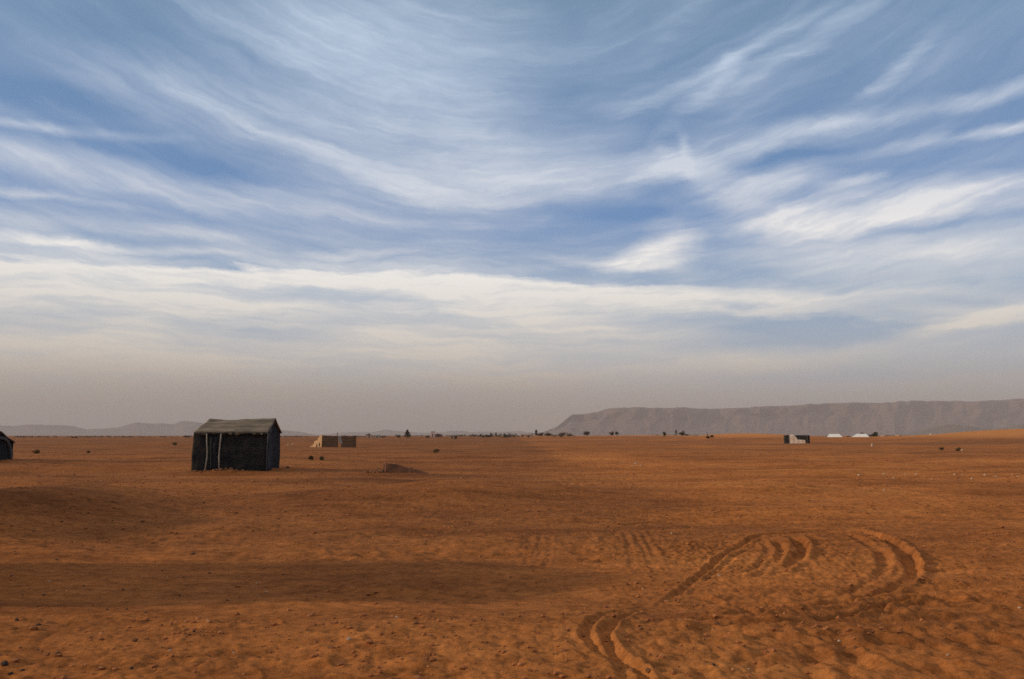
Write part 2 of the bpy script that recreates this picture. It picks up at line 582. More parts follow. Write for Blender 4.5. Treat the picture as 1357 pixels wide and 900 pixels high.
M_mtn = material('red_mesa_rock', (.125, .075, .066), (.085, .054, .050), .012, 1, (1, 1, .35), 8)
M_mtn2 = material('far_rock', (.15, .105, .09), (.11, .08, .07), .01, 1, (1, 1, 1), 6)
M_foot = material('foothill_rock', (.15, .11, .08), (.10, .075, .055), .02, 1, (1, 1, 1), 6)
massif('mountain', [(690, 577), (720, 572), (738, 565), (750, 555), (758, 549), (778, 548), (791, 546), (805, 541), (840, 539), (862, 540), (900, 540), (940, 541),
                    (985, 539), (1060, 536), (1130, 534), (1200, 532), (1280, 531), (1357, 529), (1500, 527), (1800, 530), (2300, 540), (2700, 577)], 7000, 900, M_mtn, 100, n=1500)
massif('foothill', [(1190, 577), (1215, 571), (1240, 566), (1254, 562), (1275, 564), (1300, 568), (1325, 567), (1345, 563), (1380, 562), (1420, 568), (1460, 577)], 4300, 350, M_foot, 140, gully=.5, n=300)
massif('mountain', [(-700, 577), (-500, 556), (-250, 560), (-120, 566), (0, 563), (25, 565), (45, 563), (85, 564), (105, 566), (118, 569), (140, 568), (158, 567), (175, 562), (185, 560),
                    (197, 561), (215, 560), (232, 562), (243, 558), (258, 559), (285, 562), (330, 567), (371, 570), (400, 572), (425, 577)], 8600, 600, M_mtn2, 160, gully=.5, n=900)
massif('mountain', [(420, 577), (455, 573), (495, 572), (512, 570), (525, 572), (560, 573), (590, 573), (607, 570), (622, 572), (660, 573), (690, 572), (730, 577)], 10200, 500, M_mtn2, 180, gully=.4, n=400)


# ------------------------------------------------------------------ tents
from mathutils import noise as mnoise


def wob(p, s, a, off=0.0):
    return a * mnoise.noise(Vector((p[0] * s + off, p[1] * s - off, p[2] * s + off * .5)))


def nomad_tent(loc, rz, W, Dp, he, hr, label, seed=0.0, hip=.35, full=True, arch=False, group=None):
    """ridge tent of dark cloth: x along the ridge (0..W), y into depth (0..Dp), front on y=0"""
    t = tag(empty('nomad_tent', loc, rz), label, 'tent', group)
    bm = bmesh.new()

    def roof(u, v):
        # v: 0 front eave -> .5 ridge -> 1 back eave
        k = 1 - abs(v - .5) * 2
        x0, x1 = -.02 + hip * k ** 1.2, W + .05
        x = x0 + (x1 - x0) * u
        y = -.08 + (Dp + .16) * v
        z = he - .07 + (hr - he + .07) * (k ** .88)
        z -= .13 * math.sin(u * math.pi) * (k ** 2) * .9 + .035 * math.sin(u * math.pi * 2 + 1) * k
        z -= .05 * math.sin(k * math.pi)
        z += wob((x, y, z), 1.7, .035, seed) + wob((x, y, z), 5, .012, seed)
        return Vector((x, y, z))
    sheet(bm, roof, 36, 20, .025)
    link('roof', bm, M_roof, t, smooth=True)

    def wallf(u, v, x0, y0, x1, y1, top, bow=.05):
        x, y = x0 + (x1 - x0) * u, y0 + (y1 - y0) * u
        nx, ny = (y1 - y0), -(x1 - x0)
        L = math.hypot(nx, ny)
        b = bow * math.sin(v * math.pi) - .05 * v + wob((x, y, v * 1.2), 2.3, .045, seed + 3) + .035 * math.sin(u * L * 6 + wob((x, y, v), 1.3, 3, seed)) * (1 - v * .4) + wob((x * 3, y * 3, v), 2, .03, seed)
        return Vector((x + nx / L * b, y + ny / L * b, -.05 + (top(u) + .05) * v))
    flat = lambda u: he - .02
    gab = lambda u: he - .06 + (hr - he - .02) * (1 - abs(u - .5) * 2) ** .9
    for (a, b, c, d, tp, nm, mt, nn) in ((-.04, 0, W - .02, 0, flat, 'front_wall', M_black, 34), (W - .03, .02, W - .03, Dp, gab, 'gable_wall', M_blue, 20),
                                         (W - .02, Dp, 0, Dp, flat, 'back_wall', M_black, 20), (0, Dp, -.02, .02, gab if hip < .1 else flat, 'side_wall', M_black, 14)):
        bm = bmesh.new()
        sheet(bm, lambda u, v: wallf(u, v, a, b, c, d, tp), nn, 16, .02)
        link(nm, bm, mt, t, smooth=True)
    if not full:
        return t
    # frayed hem hanging below the front eave
    bm = bmesh.new()

    def hem(u, v):
        x = 0 + (W + .04) * u
        dr = .07 + .05 * (.5 + .5 * math.sin(u * 41 + 3 * math.sin(u * 13))) + .05 * max(0, wob((u * 9, 0, 0), 1, 1.5, seed))
        return Vector((x, -.115 + .012 * math.sin(u * 60) - .01 * v, he - .055 - dr * v + wob((x, 0, 0), 1.7, .03, seed)))
    sheet(bm, hem, 60, 3, .012)
    link('eave_hem', bm, M_hem, t, smooth=True)
    return t


sc = 36.2
tr = at(352, 624.6)
tl = at(257.5, D=tr.y - .36)
base = Vector((tr.x, tr.y, 0))
TW = (tr - tl).length
TRZ = math.atan2(tr.y - tl.y, tr.x - tl.x)
tz = min(H(tl.x, tl.y), H(tr.x, tr.y))
D0 = (tl.y + tr.y) / 2
EAVE = EYE + (HOR - 571.5) / F * D0 - tz
RIDGE = EYE + (HOR - 553.5) / F * (D0 + 1.3) - tz
tent_loc = Vector((tr.x - TW * math.cos(TRZ), tr.y - TW * math.sin(TRZ), tz))
tent = nomad_tent(tent_loc, TRZ, TW, 3.4, EAVE, RIDGE, 'dark cloth ridge tent with sagging grey roof, standing alone on the open sand', 1.3, hip=.22)
tent.name = 'nomad_tent'
for (px, w, lean) in ((277, .030, .035), (294.5, .036, -.02)):
    u = (px - 258) / 98.0 * TW
    bm = bmesh.new()
    tube(bm, [(u - lean, -.20, -.05), (u + lean * .9, -.19, .6), (u + lean * .8, -.185, .95), (u - lean * .4, -.19, 1.35), (u - lean, -.17, EAVE - .12)], w, w * .8)
    link('tent_pole', bm, M_pole, tent, smooth=True)
bm = bmesh.new()
tube(bm, [(TW + .06, -.08, -.05), (TW + .05, -.075, 1.0), (TW + .06, -.07, EAVE - .1)], .028)
link('tent_pole', bm, material('grey_wood_pole', (.12, .11, .10), (.07, .065, .06), 6), tent, smooth=True)
# door curtain between the two pale poles
bm = bmesh.new()
u0, u1 = (279.5 - 258) / 98 * TW, (292.5 - 258) / 98 * TW
sheet(bm, lambda u, v: Vector((u0 + (u1 - u0) * u, -.10 + .03 * math.sin(u * 16 + v), .04 + (EAVE - .30) * v)), 24, 8, .015)
door = link('door_curtain', bm, M_blue, tent, smooth=True)
bm = bmesh.new()
tube(bm, [((u0 + u1) / 2 + .02, -.145, .75), ((u0 + u1) / 2, -.15, 1.1), ((u0 + u1) / 2 + .01, -.145, 1.3)], .014)
link('tie_strip', bm, MATS['grey_wood_pole'], door, smooth=True)
# gable curtain: two hanging folds beside the corner
bm = bmesh.new()
sheet(bm, lambda u, v: Vector((TW + .03 + .03 * math.sin(u * 14 + v * 2), .25 + .85 * u * (1 - .55 * v), .02 + (EAVE + .12) * v)), 20, 10, .015)
link('gable_curtain', bm, material('faded_blue_cloth', (.085, .088, .096), (.03, .032, .037), 2, 1, (4, 4, .5)), tent, smooth=True)
bm = bmesh.new()
tube(bm, [(TW + .045, .02, EAVE - .42), (TW + .06, .30, EAVE - .10), (TW + .05, .62, EAVE + .18)], .022)
link('guy_rope', bm, MATS['grey_wood_pole'], tent, smooth=True)
# tan patches on the eave
for (a, b, dz) in ((305, 309, .0), (337, 341, .01), (347, 351, -.01)):
    bm = bmesh.new()
    ua, ub = (a - 258) / 98 * TW, (b - 258) / 98 * TW
    sheet(bm, lambda u, v: Vector((ua + (ub - ua) * u + .02 * v, -.145 - .01 * v, EAVE - .03 - .12 * v + dz)), 4, 4, .012)
    link('cloth_patch', bm, material('tan_patch', (.21, .155, .10), (.13, .10, .07), 5) if 'tan_patch' not in MATS else MATS['tan_patch'], tent)

# tent cut by the left edge of the photograph
e0 = at(18, D=46.0)
et = nomad_tent(Vector((e0.x - 6.45, 46.0, e0.z)), R(2), 4.6, 3.0, 1.25, 1.95, 'dark tent with tan roof and grey arched end, cut by left edge of the photo', 7.7, hip=.2, full=False)
bm = bmesh.new()
arc = [(4.66 + .02 * math.sin(k), 1.5 + 1.15 * math.cos(R(a)), .02 + 1.45 * math.sin(R(a)) ** .8) for k, a in enumerate(range(2, 180, 8))]
tube(bm, arc, .10, seg=8)
link('arch_trim', bm, material('grey_felt', (.11, .10, .095), (.06, .055, .05), 4), et, smooth=True)
bm = bmesh.new()
sheet(bm, lambda u, v: Vector((4.64 + .05 * v + .03 * math.sin(u * 20), .75 + .55 * u, .02 + 1.05 * v)), 14, 6, .02)
link('door_curtain', bm, MATS['grey_felt'], et, smooth=True)

# unseen tents: nearest read off its shadow, second added for the shade it casts
nomad_tent(Vector((-10.9, 7.1, H(-9, 8))), R(2), 3.9, 2.9, 2.0, 2.6, 'dark nomad tent pitched nearest the camera, beyond the left edge', 3.1, full=False)
nomad_tent(Vector((-16.3, 12.2, H(-14, 14))), R(1), 4.6, 4.2, 1.35, 1.8, 'unseen dark tent added beyond the left edge to cast shade, behind the nearest one', 5.2, full=False)


# ------------------------------------------------------------------ ruins
def wall_block(bm, a, b, th, prof, z0=-.1, seed=0):
    """upright mud wall from a to b (xy), top outline prof(u)"""
    a, b = Vector(a), Vector(b)
    d = (b - a)
    n = Vector((-d.y, d.x)).normalized() * th
    N = max(8, int(d.length / .12))
    top0, top1, bot0, bot1 = [], [], [], []
    mid = []
    for i in range(N + 1):
        u = i / N
        p = a + d * u
        h = prof(u) * (1 + .06 * mnoise.noise(Vector((u * 23, seed, 2)))) + .07 * mnoise.noise(Vector((u * 9, seed, 0)))
        j = .04 * mnoise.noise(Vector((u * 6, seed + 3, 1)))
        bot0.append(bm.verts.new((p.x - n.x * .05, p.y - n.y * .05, z0)))
        bot1.append(bm.verts.new((p.x + n.x, p.y + n.y, z0)))
        top0.append(bm.verts.new((p.x + n.x * (.12 + j), p.y + n.y * (.12 + j), h)))
        top1.append(bm.verts.new((p.x + n.x * .85, p.y + n.y * .85, h - .03)))
    for i in range(N):
        bm.faces.new((bot0[i], bot0[i + 1], top0[i + 1], top0[i]))
        bm.faces.new((top0[i], top0[i + 1], top1[i + 1], top1[i]))
        bm.faces.new((top1[i], top1[i + 1], bot1[i + 1], bot1[i]))
    for k in (0, N):
        f = (bot0[k], top0[k], top1[k], bot1[k])
        bm.faces.new(f if k == 0 else f[::-1])


D1 = 108.0
c0 = at(427, D=D1)
ruin = tag(empty('ruined_house', c0), 'ruined mud house, bright broken left wall, two dark front walls with a gap', 'ruin')
w1 = psize(43, D1)
zt = EYE - c0.z + (HOR - 577) / F * D1


def steps(u):                     # broken left wall, falling away from the corner
    return (zt if u < .22 else zt * .80 if u < .38 else zt * .58 if u < .55 else zt * .52 if u < .68 else zt * .26 if u < .8 else .22)


bm = bmesh.new()
wall_block(bm, (-.05, .02), (-2.15, 1.9), -.35, steps, seed=1)
link('broken_wall', bm, M_mud, ruin)
bm = bmesh.new()
nd = Vector((-2.1, 1.88)).normalized()
nn = Vector((-nd.y, nd.x))
for (a, b, z0, z1) in ((.42, .62, .15, .62), (1.05, 1.25, .05, .40)):
    q = [(-.05 + nd.x * t + nn.x * o_, .02 + nd.y * t + nn.y * o_) for t, o_ in ((a, .03), (b, .03), (b, -.12), (a, -.12))]
    lo = [bm.verts.new((x, y, z0)) for x, y in q]
    hi = [bm.verts.new((x, y, z1 + .04 * i)) for i, (x, y) in enumerate(q)]
    bm.faces.new(lo[::-1])
    bm.faces.new(hi)
    for i in range(4):
        bm.faces.new((lo[i], lo[(i + 1) % 4], hi[(i + 1) % 4], hi[i]))
link('wall_opening', bm, M_dark, ruin)
bm = bmesh.new()
wall_block(bm, (0, 0), (w1 * .47, .55), .3, lambda u: zt - .12 * u, seed=2)
link('front_wall', bm, M_mud_shade, ruin)
bm = bmesh.new()
wall_block(bm, (w1 * .555, .66), (w1 * 1.0, 1.2), .3, lambda u: zt - .08 + .06 * math.sin(u * 9), seed=3)
link('front_wall', bm, M_mud_shade, ruin)
bm = bmesh.new()
sheet(bm, lambda u, v: Vector((w1 * .46 + .35 * u + .25 * (1 - v) * 1.2, .50 + .12 * u, .55 + (zt - .6) * v)), 6, 6, .05)
link('hanging_cloth', bm, M_plast, ruin)
bm = bmesh.new()
tube(bm, [(w1 * .43, .62, 0), (w1 * .435, .6, zt + .38)], .05)
link('post', bm, M_mud_shade, ruin)
bm = bmesh.new()
wall_block(bm, (w1 * 1.0, 1.25), (w1 * .6, 3.9), .3, lambda u: zt * (.9 - .5 * u), seed=4)
link('back_wall', bm, M_mud_shade, ruin)

# low remnant of a wall tapering to the right, stones at its left end
c1 = at(511, 627)
stub = tag(empty('wall_remnant', c1, R(11)), 'low dark mud wall stub tapering to the right, in front of the sand plain', 'ruin')
L1 = psize(56, c1.y)
h1 = psize(13.5, c1.y)
bm = bmesh.new()
wall_block(bm, (0, 0), (L1, .05), 1.7, lambda u: max(.0, h1 * (.82 + .25 * math.sin(2.6 * u + .9)) * (1 - u) ** .8 - .02), seed=6)
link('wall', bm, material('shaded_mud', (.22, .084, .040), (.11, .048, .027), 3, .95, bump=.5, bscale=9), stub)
bm = bmesh.new()
tube(bm, [(-.08, -.06, -.05), (-.07, -.05, h1 * .85)], .022)
link('post', bm, M_bark, stub)
for k, (dx, dy, s) in enumerate(((-.20, 0, .16), (-.36, .12, .20), (-.45, -.1, .12), (-.62, .05, .13), (-.28, -.18, .10), (-.8, 0, .1))):
    bm = rock_bm(s, 300 + k, .9)
    o = link('stone', bm, M_stone_b, loc=c1 + Vector((dx, dy, -.03)), smooth=False)
    tag(o, 'brown stone heaped at the left end of the low wall stub', 'stone', 'stones at the wall stub')


# ------------------------------------------------------------------ stones
def stone_set(items, mat, label, group, sub, squash=.6):
    protos = [rock_bm(1, 500 + sub * 10 + k, squash) for k in range(5)]
    meshes = []
    for b in protos:
        me = bpy.data.meshes.new('stone')
        b.to_mesh(me)
        b.free()
        me.materials.append(mat)
        meshes.append(me)
    for k, (px, py, w) in enumerate(items):
        p = at(px, py)
        dz = float(detail(np.array([p.x]), np.array([p.y]))[0])
        o = bpy.data.objects.new('stone', meshes[k % 5])
        COL.objects.link(o)
        s = psize(w, p.y) / 2.2
        o.location = (p.x, p.y, p.z + dz - s * .12)
        o.scale = (s, s, s)
        o.rotation_euler.z = (k * 2.4) % 6.28
        tag(o, label, 'stone', group)


stone_set([(256, 735, 6.5), (75, 742, 4.5), (58, 789, 5), (15, 764, 4), (215, 757, 3.5), (278, 760, 5), (163, 782, 5), (244, 765, 3.5), (168, 808, 4), (142, 808, 4),
           (193, 813, 4.5), (50, 804, 4), (111, 777, 3.5), (71, 782, 3), (345, 742, 3.5), (375, 762, 3.5), (247, 777, 3.5), (238, 790, 4), (30, 789, 3), (123, 803, 3.5)],
          M_stone_d, 'small dark stone lying on the smooth shaded sand at the left', 'dark stones on the shaded sand', 1)
stone_set([(51, 830, 7.5), (22, 825, 6), (257, 840, 5), (77, 868, 8), (50, 861, 6), (27, 860, 4.5), (6, 884, 11), (14, 893, 7), (30, 890, 6), (58, 868, 5), (278, 871, 4), (174, 890, 5), (128, 890, 4)],
          M_stone_d, 'dark stone lying on the lit sand in the lower left corner', 'dark stones in the lower left', 2)
stone_set([(892, 736, 4), (1078, 775, 4), (946, 886, 6), (1013, 792, 3.5)], M_stone_d, 'small dark stone lying on the sand among the wheel tracks', 'dark stones among the tracks', 3)
stone_set([(953, 765, 5), (1112, 847, 6), (890, 707, 4), (1351, 805, 6), (992, 883, 4), (1070, 800, 4), (1256, 870, 5)], M_stone_p, 'small pale stone lying on the sand among the wheel tracks', 'pale stones among the tracks', 4)
stone_set([(611, 634, 3), (353, 786, 5), (526, 818, 5), (225, 863, 5), (275, 826, 4), (65, 771, 4), (310, 866, 5), (462, 851, 7), (340, 773, 3)], M_stone_p, 'small pale stone lying on the open sand left of the wheel tracks', 'pale stones on the left sand', 5)
stone_set([(1140 + 15.2 * k + rng.uniform(-5, 5), 632 + rng.uniform(-3.5, 3.5), rng.uniform(2.5, 5)) for k in range(15)] + [(1172, 650, 4), (1229, 665, 4), (1100, 662, 3)],
          M_stone_p, 'pale stone in the loose row at the right, on the flat sand', 'row of pale stones at the right', 6)
stone_set([(843, 615, 5), (849, 617, 4), (838, 618, 3)], M_stone_p, 'pale stone in a small cluster on the plain right of the middle', 'clustered pale stones', 7)
stone_set([(382, 590, 3.5), (388, 589, 4)], M_stone_p, 'pale stone on the plain between the dark tent and the ruined house', 'pale stones by the ruin', 8)
stone_set([(257 + 5.3 * k + rng.uniform(-2, 2), 625.5 - .03 * 5.3 * k + rng.uniform(-1.2, .9), rng.uniform(3.5, 7.5)) for k in range(19)],
          M_stone_b, 'brown stone weighing down the front hem of the dark tent', 'stones along the tent hem', 9)
stone_set([(380.5, 621, 5.5)], M_stone_d, 'single black stone beside the right corner of the dark tent', None, 10, .9)
stone_set([(1275, 598, 4)], M_stone_p, 'pale boulder beside the right one of two dark bushes', None, 11, .9)
stone_set([(1156, 592, 3.5)], M_stone_p, 'pale upright boulder in front of the white tents', None, 12, 1.6)


def pebbles():
    """loose gravel over the near sand"""
    V, Q = [], []
    n = 8000
    yy = np.exp(rng.uniform(math.log(4.2), math.log(34), n))
    xx = yy * rng.uniform(-.85, .85, n)
    keep = fbm(xx / 1.4, yy / 1.4, 77, 3) + rng.uniform(-.7, .7, n) > -.1
    smooth_zone = (yy > 7.2) & (yy < 11) & (xx / yy < .15)
    keep &= ~(smooth_zone & (rng.uniform(0, 1, n) < .8))
    n2 = 6500                                              # coarser grit farther out
    y2 = np.exp(rng.uniform(math.log(16), math.log(75), n2))
    x2 = y2 * rng.uniform(-.8, .8, n2)
    k2 = fbm(x2 / 5, y2 / 4, 79, 3) + rng.uniform(-.5, .5, n2) > .05
    xx, yy = np.concatenate([xx[keep], x2[k2]]), np.concatenate([yy[keep], y2[k2]])
    zz = broad(xx, yy) + detail(xx, yy)
    ico = bmesh.new()
    bmesh.ops.create_icosphere(ico, subdivisions=1, radius=1)
    bv = np.array([v.co for v in ico.verts])
    bf = np.array([[v.index for v in f.verts] for f in ico.faces])
    ico.free()
    for i in range(len(xx)):
        s = .006 + .020 * rng.uniform() ** 4 + .0006 * yy[i] * rng.uniform(.6, 1.6)
        v = bv * (1 + .35 * rng.uniform(-1, 1, (len(bv), 1))) * [1.1, .9, .6] * s
        th = rng.uniform(0, 6.28)
        c, sn = math.cos(th), math.sin(th)
        v = np.stack([v[:, 0] * c - v[:, 1] * sn, v[:, 0] * sn + v[:, 1] * c, v[:, 2]], 1)
        Q.append(bf + len(V) * len(bv))
        V.append(v + [xx[i], yy[i], zz[i] + s * .25])
    m = material('gravel', (.42, .165, .06), (.14, .06, .028), 1.7, .95, (3, 3, 3), 3, c3=(.31, .105, .036))
    m.node_tree.nodes['Color Ramp'].color_ramp.elements.new(.9).color = (.55, .33, .18, 1)
    o = raw_mesh('gravel', np.concatenate(V), np.concatenate(Q), m, smooth=False)
    tag(o, 'loose brown gravel scattered over the near sand', 'gravel', None, 'stuff')


pebbles()


# ------------------------------------------------------------------ vegetation
def leaves_bm(blobs, n, ls, rr, gaps=.25):
    """leaf clumps: small crossed quads spread through the crown volume"""
    bm = bmesh.new()
    off = rr.uniform(-99, 99)
    c = 0
    tries = 0
    while c < n and tries < n * 8:
        tries += 1
        (bx, by, bz, rx, ry, rz_) = rr.choice(blobs)
        d = Vector((rr.gauss(0, 1), rr.gauss(0, 1), rr.gauss(0, 1))).normalized() * (rr.uniform(.15, 1.0) ** .5)
        p = Vector((bx + d.x * rx, by + d.y * ry, bz + d.z * rz_))
        if mnoise.noise(Vector((p.x / (rx + .01) * 1.7 + off, p.y / (ry + .01) * 1.7, p.z / (rz_ + .01) * 1.7))) < -gaps:
            continue
        if p.z < 0.02:
            continue
        a = Vector((rr.gauss(0, 1), rr.gauss(0, 1), rr.gauss(0, .8))).normalized()
        b = a.cross(Vector((rr.gauss(0, 1), rr.gauss(0, 1), rr.gauss(0, 1)))).normalized()
        s = ls * rr.uniform(.6, 1.3)
        bm.faces.new([bm.verts.new(p + a * s + b * s * .1), bm.verts.new(p + b * s * .5), bm.verts.new(p - a * s), bm.verts.new(p - b * s * .5)])
        c += 1
    return bm


def plant(name, loc, hgt, wid, kind, label, cat, group=None, seed=0, mat=None):
    rr = random.Random(seed)
    t = tag(empty(name, loc), label, cat, group)
    blobs = []
    w = wid / 2
    if kind == 'conifer':
        for k in range(5):
            f = k / 4
            blobs.append((rr.uniform(-.1, .1) * w, 0, hgt * (.22 + .62 * f), w * (1 - .78 * f), w * (1 - .78 * f), hgt * .2))
        blobs.append((0, 0, hgt * .92, w * .14, w * .14, hgt * .09))
        nl = 420
    elif kind == 'tall':
        for k in range(4):
            f = k / 3
            blobs.append((rr.uniform(-.2, .2) * w, 0, hgt * (.3 + .5 * f), w * (1 - .5 * f), w * (1 - .5 * f), hgt * .2))
        nl = 320
    elif kind == 'bush':
        for k in range(7):
            a = rr.uniform(0, 6.28)
            blobs.append((math.cos(a) * w * .55, math.sin(a) * w * .5, hgt * rr.uniform(.28, .62), w * .5, w * .5, hgt * .36))
        nl = 260
    else:                       # round-headed tree
        for k in range(8):
            a = rr.uniform(0, 6.28)
            q = rr.uniform(.2, .65)
            blobs.append((math.cos(a) * w * q, math.sin(a) * w * q, hgt * rr.uniform(.22, .76), w * .45, w * .45, hgt * .22))
        nl = 420
    bm = leaves_bm(blobs, nl, max(.05, min(hgt, wid) * .11), rr)
    link('crown', bm, mat or M_leaf, t)
    bm = bmesh.new()
    if kind == 'bush':
        for k in range(7):
            a = rr.uniform(0, 6.28)
            tube(bm, [(0, 0, -.03), (math.cos(a) * w * .3, math.sin(a) * w * .3, hgt * .3), (math.cos(a) * w * .65, math.sin(a) * w * .65, hgt * rr.uniform(.5, .95))], .03 * wid, .008 * wid, 5)
    else:
        tube(bm, [(0, 0, -.1), (.04 * w, 0, hgt * .25), (-.02 * w, .02, hgt * .55), (.02, 0, hgt * .85)], .05 * wid + .03, .01 * wid, 6)
        for k in range(5):
            a = k * 2.1 + rr.uniform(-.4, .4)
            z = hgt * rr.uniform(.22, .5)
            tube(bm, [(0, 0, z), (math.cos(a) * w * .35, math.sin(a) * w * .35, z + hgt * .15), (math.cos(a) * w * .7, math.sin(a) * w * .7, z + hgt * .28)], .025 * wid, .008 * wid, 5)
    link('trunk' if kind != 'bush' else 'stems', bm, M_bark, t)
    return t


def far_plant(name, px, top, bot, w, kind, D, label, cat, group=None, mat=None):
    p = at(px, D=D)
    zb = EYE + (HOR - bot) / F * D
    zt_ = EYE + (HOR - top) / F * D
    h = max(zt_ - max(p.z, min(zb, p.z + .5)), 1.0)
    plant(name, p - Vector((0, 0, .05)), h * 1.06, psize(w, D), kind, label, cat, group, int(px * 13 + top), mat)


FT = [
    ('tree', 540, 570.5, 581, 11.5, 'conifer', 400, 'dark pointed bushy tree, largest on the horizon left of the pink house', 'tree', None),
    ('shrub', 528, 576, 581, 6.5, 'bush', 400, 'small round shrub just left of the dark pointed tree', 'shrub', None),
    ('shrub', 488, 574, 580, 8, 'bush', 470, 'dark shrub on the horizon just right of the ruined house', 'shrub', None),
    ('shrub', 508, 576.5, 580.5, 11, 'bush', 440, 'low wide shrub halfway between the ruined house and the pointed tree', 'shrub', None),
    ('shrub', 566, 576.5, 581.5, 8, 'bush', 390, 'low shrub right beside the left wall of the pink house', 'shrub', None),
    ('shrub', 604, 576.5, 583.5, 4.5, 'bush', 300, 'thin shrub alone on the plain right of the pink house', 'shrub', None),
    ('tree', 637, 575, 580.5, 3, 'tall', 430, 'thinnest upright tree at the left end of the dark thicket', 'tree', None),
    ('tree', 645, 574.8, 581, 6, 'round', 420, 'bushy tree second from the left end of the dark thicket', 'tree', None),
    ('tree', 650.5, 573.5, 581, 3.6, 'tall', 420, 'upright tree left one of the twin spires in the thicket', 'tree', None),
    ('tree', 657.5, 573.2, 581, 3.6, 'tall', 415, 'upright tree right one of the twin spires in the thicket', 'tree', None),
    ('shrub', 671, 575.6, 582, 12, 'bush', 380, 'broad almost black shrub, darkest part of the thicket', 'shrub', None),
    ('shrub', 682, 576.2, 582, 11, 'bush', 390, 'broad dark shrub at the right end of the thicket', 'shrub', None),
    ('tree', 710.5, 569.8, 578.5, 5.5, 'tall', 480, 'tallest slim tree left of the middle of the horizon', 'tree', None),
    ('tree', 717, 573.2, 579, 8, 'round', 480, 'round tree touching the right side of the tallest slim tree', 'tree', None),
    ('tree', 727, 573.8, 580, 6, 'round', 440, 'small round tree second to the right of the tallest slim tree', 'tree', None),
    ('tree', 745, 573.3, 579.5, 13, 'round', 450, 'wide flat-headed tree in a dark clump right of the tallest slim tree', 'tree', None),
    ('shrub', 754, 575.5, 579, 7, 'bush', 450, 'brown low shrub at the right foot of the wide flat-headed tree', 'shrub', None),
    ('tree', 777, 570.6, 577.2, 12.5, 'round', 500, 'lone dome-shaped tree on the swell below the left end of the mesa', 'tree', None),
    ('tree', 810.5, 571.8, 577.5, 6.5, 'round', 500, 'left one of two touching square-headed trees below the mesa', 'tree', None),
    ('tree', 817, 571.5, 577.5, 6.5, 'round', 500, 'right one of two touching square-headed trees below the mesa', 'tree', None),
    ('tree', 880.5, 571.8, 579, 6, 'round', 430, 'small lone tree leftmost of the three trees below the mesa middle', 'tree', None),
    ('tree', 896, 569.8, 577.5, 4, 'tall', 470, 'narrow leaning tree between two rounder trees below the mesa', 'tree', None),
    ('tree', 903.5, 570.8, 578.5, 8.5, 'round', 460, 'rounded tree sloping to the right beside the narrow leaning tree', 'tree', None),
    ('shrub', 910, 574.5, 579, 9, 'bush', 460, 'low shrub trailing right of the rounded tree below the mesa', 'shrub', None),
    ('tree', 1142.5, 571.6, 578, 8, 'round', 420, 'dark tree crown showing above the right white tent', 'tree', None),
    ('tree', 1159.5, 571.5, 580, 9, 'round', 400, 'dark tree standing right of the white tents', 'tree', None),
    ('shrub', 1151.5, 575, 580, 9, 'bush', 400, 'dark shrub between the right white tent and the tree', 'shrub', None),
    ('shrub', 1124, 577, 582, 6, 'bush', 360, 'brown shrub in the gap between the two white tents', 'shrub', None),
    ('shrub', 1185, 576.3, 580.5, 5, 'bush', 400, 'small dark shrub just right of the tan peaked hut', 'shrub', None),
    ('shrub', 1202, 576.8, 581, 8, 'bush', 400, 'dark shrub right of the small tan wall', 'shrub', None),
    ('shrub', 1215.5, 576.6, 581, 10, 'bush', 400, 'dark shrub rightmost before the white marker', 'shrub', None),
    ('shrub', 248, 576, 580, 14, 'bush', 420, 'dark shrub on the horizon touching the left wall of the dark tent', 'shrub', None),
    ('shrub', 100, 577.5, 581, 8, 'bush', 400, 'small dark shrub below the dip in the left mountains', 'shrub', None),
]
for i, (nm, px, tp, bt, w, kd, D, lb, ct, gp) in enumerate(FT):
    far_plant(nm, px, tp, bt, w, kd, D, lb, ct, gp, M_leaf if i % 3 else M_leaf2)

NB = [(412, 610, 7, 7, 'olive tuft of dry bush left one of two near the ruined house'), (427.5, 610, 8.5, 6, 'olive tuft of dry bush right one of two near the ruined house'),
      (578.5, 600.5, 9, 6, 'lone dark bush on the empty plain below the pink house'), (47, 600, 11, 5.5, 'low dark bush on the plain right of the edge tent'),
      (232, 590.5, 8, 5, 'small dark bush on the plain left of the dark tent'), (1247, 599.5, 7, 5.5, 'left one of two dark bushes below the right dune'),
      (1269.5, 599.5, 7, 6, 'right one of two dark bushes below the right dune'), (117, 600, 4, 3, 'tiny brown bush on the plain far left of the tent')]
for i, (px, py, w, h, lb) in enumerate(NB):
    p = at(px, py)
    plant('bush', p, psize(h, p.y), psize(w, p.y), 'bush', lb, 'bush', None, 900 + i, M_tuft)

# dead shrub with one upright branch
p = at(938, D=225)
dead = tag(empty('dead_shrub', p), 'dead shrub with one dark upright branch, left of the bright rise', 'shrub')
bm = bmesh.new()
k_ = psize(1, 225)
for (a, b, c, r_) in (((-.6, 0, 0), (-.5, 0, 4.4), (-1.1, .2, 8.2), .75), ((0, 0, 0), (1.0, .1, 2.2), (1.8, .3, 4.2), .6), ((0, 0, 0), (3.4, -.1, 1.8), (7.5, .2, 4.2), .5), ((0, 0, 0), (-1.6, .1, 1.2), (-3, .3, 1.5), .45)):
    tube(bm, [Vector(a) * k_, Vector(b) * k_, Vector(c) * k_], r_ * k_, r_ * .5 * k_, 6)
link('branches', bm, M_bark, dead)
rr = random.Random(4)
bm = leaves_bm([(-.2 * k_, 0, 1.6 * k_, 2.4 * k_, 1.5 * k_, 1.6 * k_), (5.5 * k_, 0, 3 * k_, 2.4 * k_, 1.5 * k_, 1.5 * k_)], 160, .22, rr)
link('dry_leaves', bm, M_leaf2, dead)


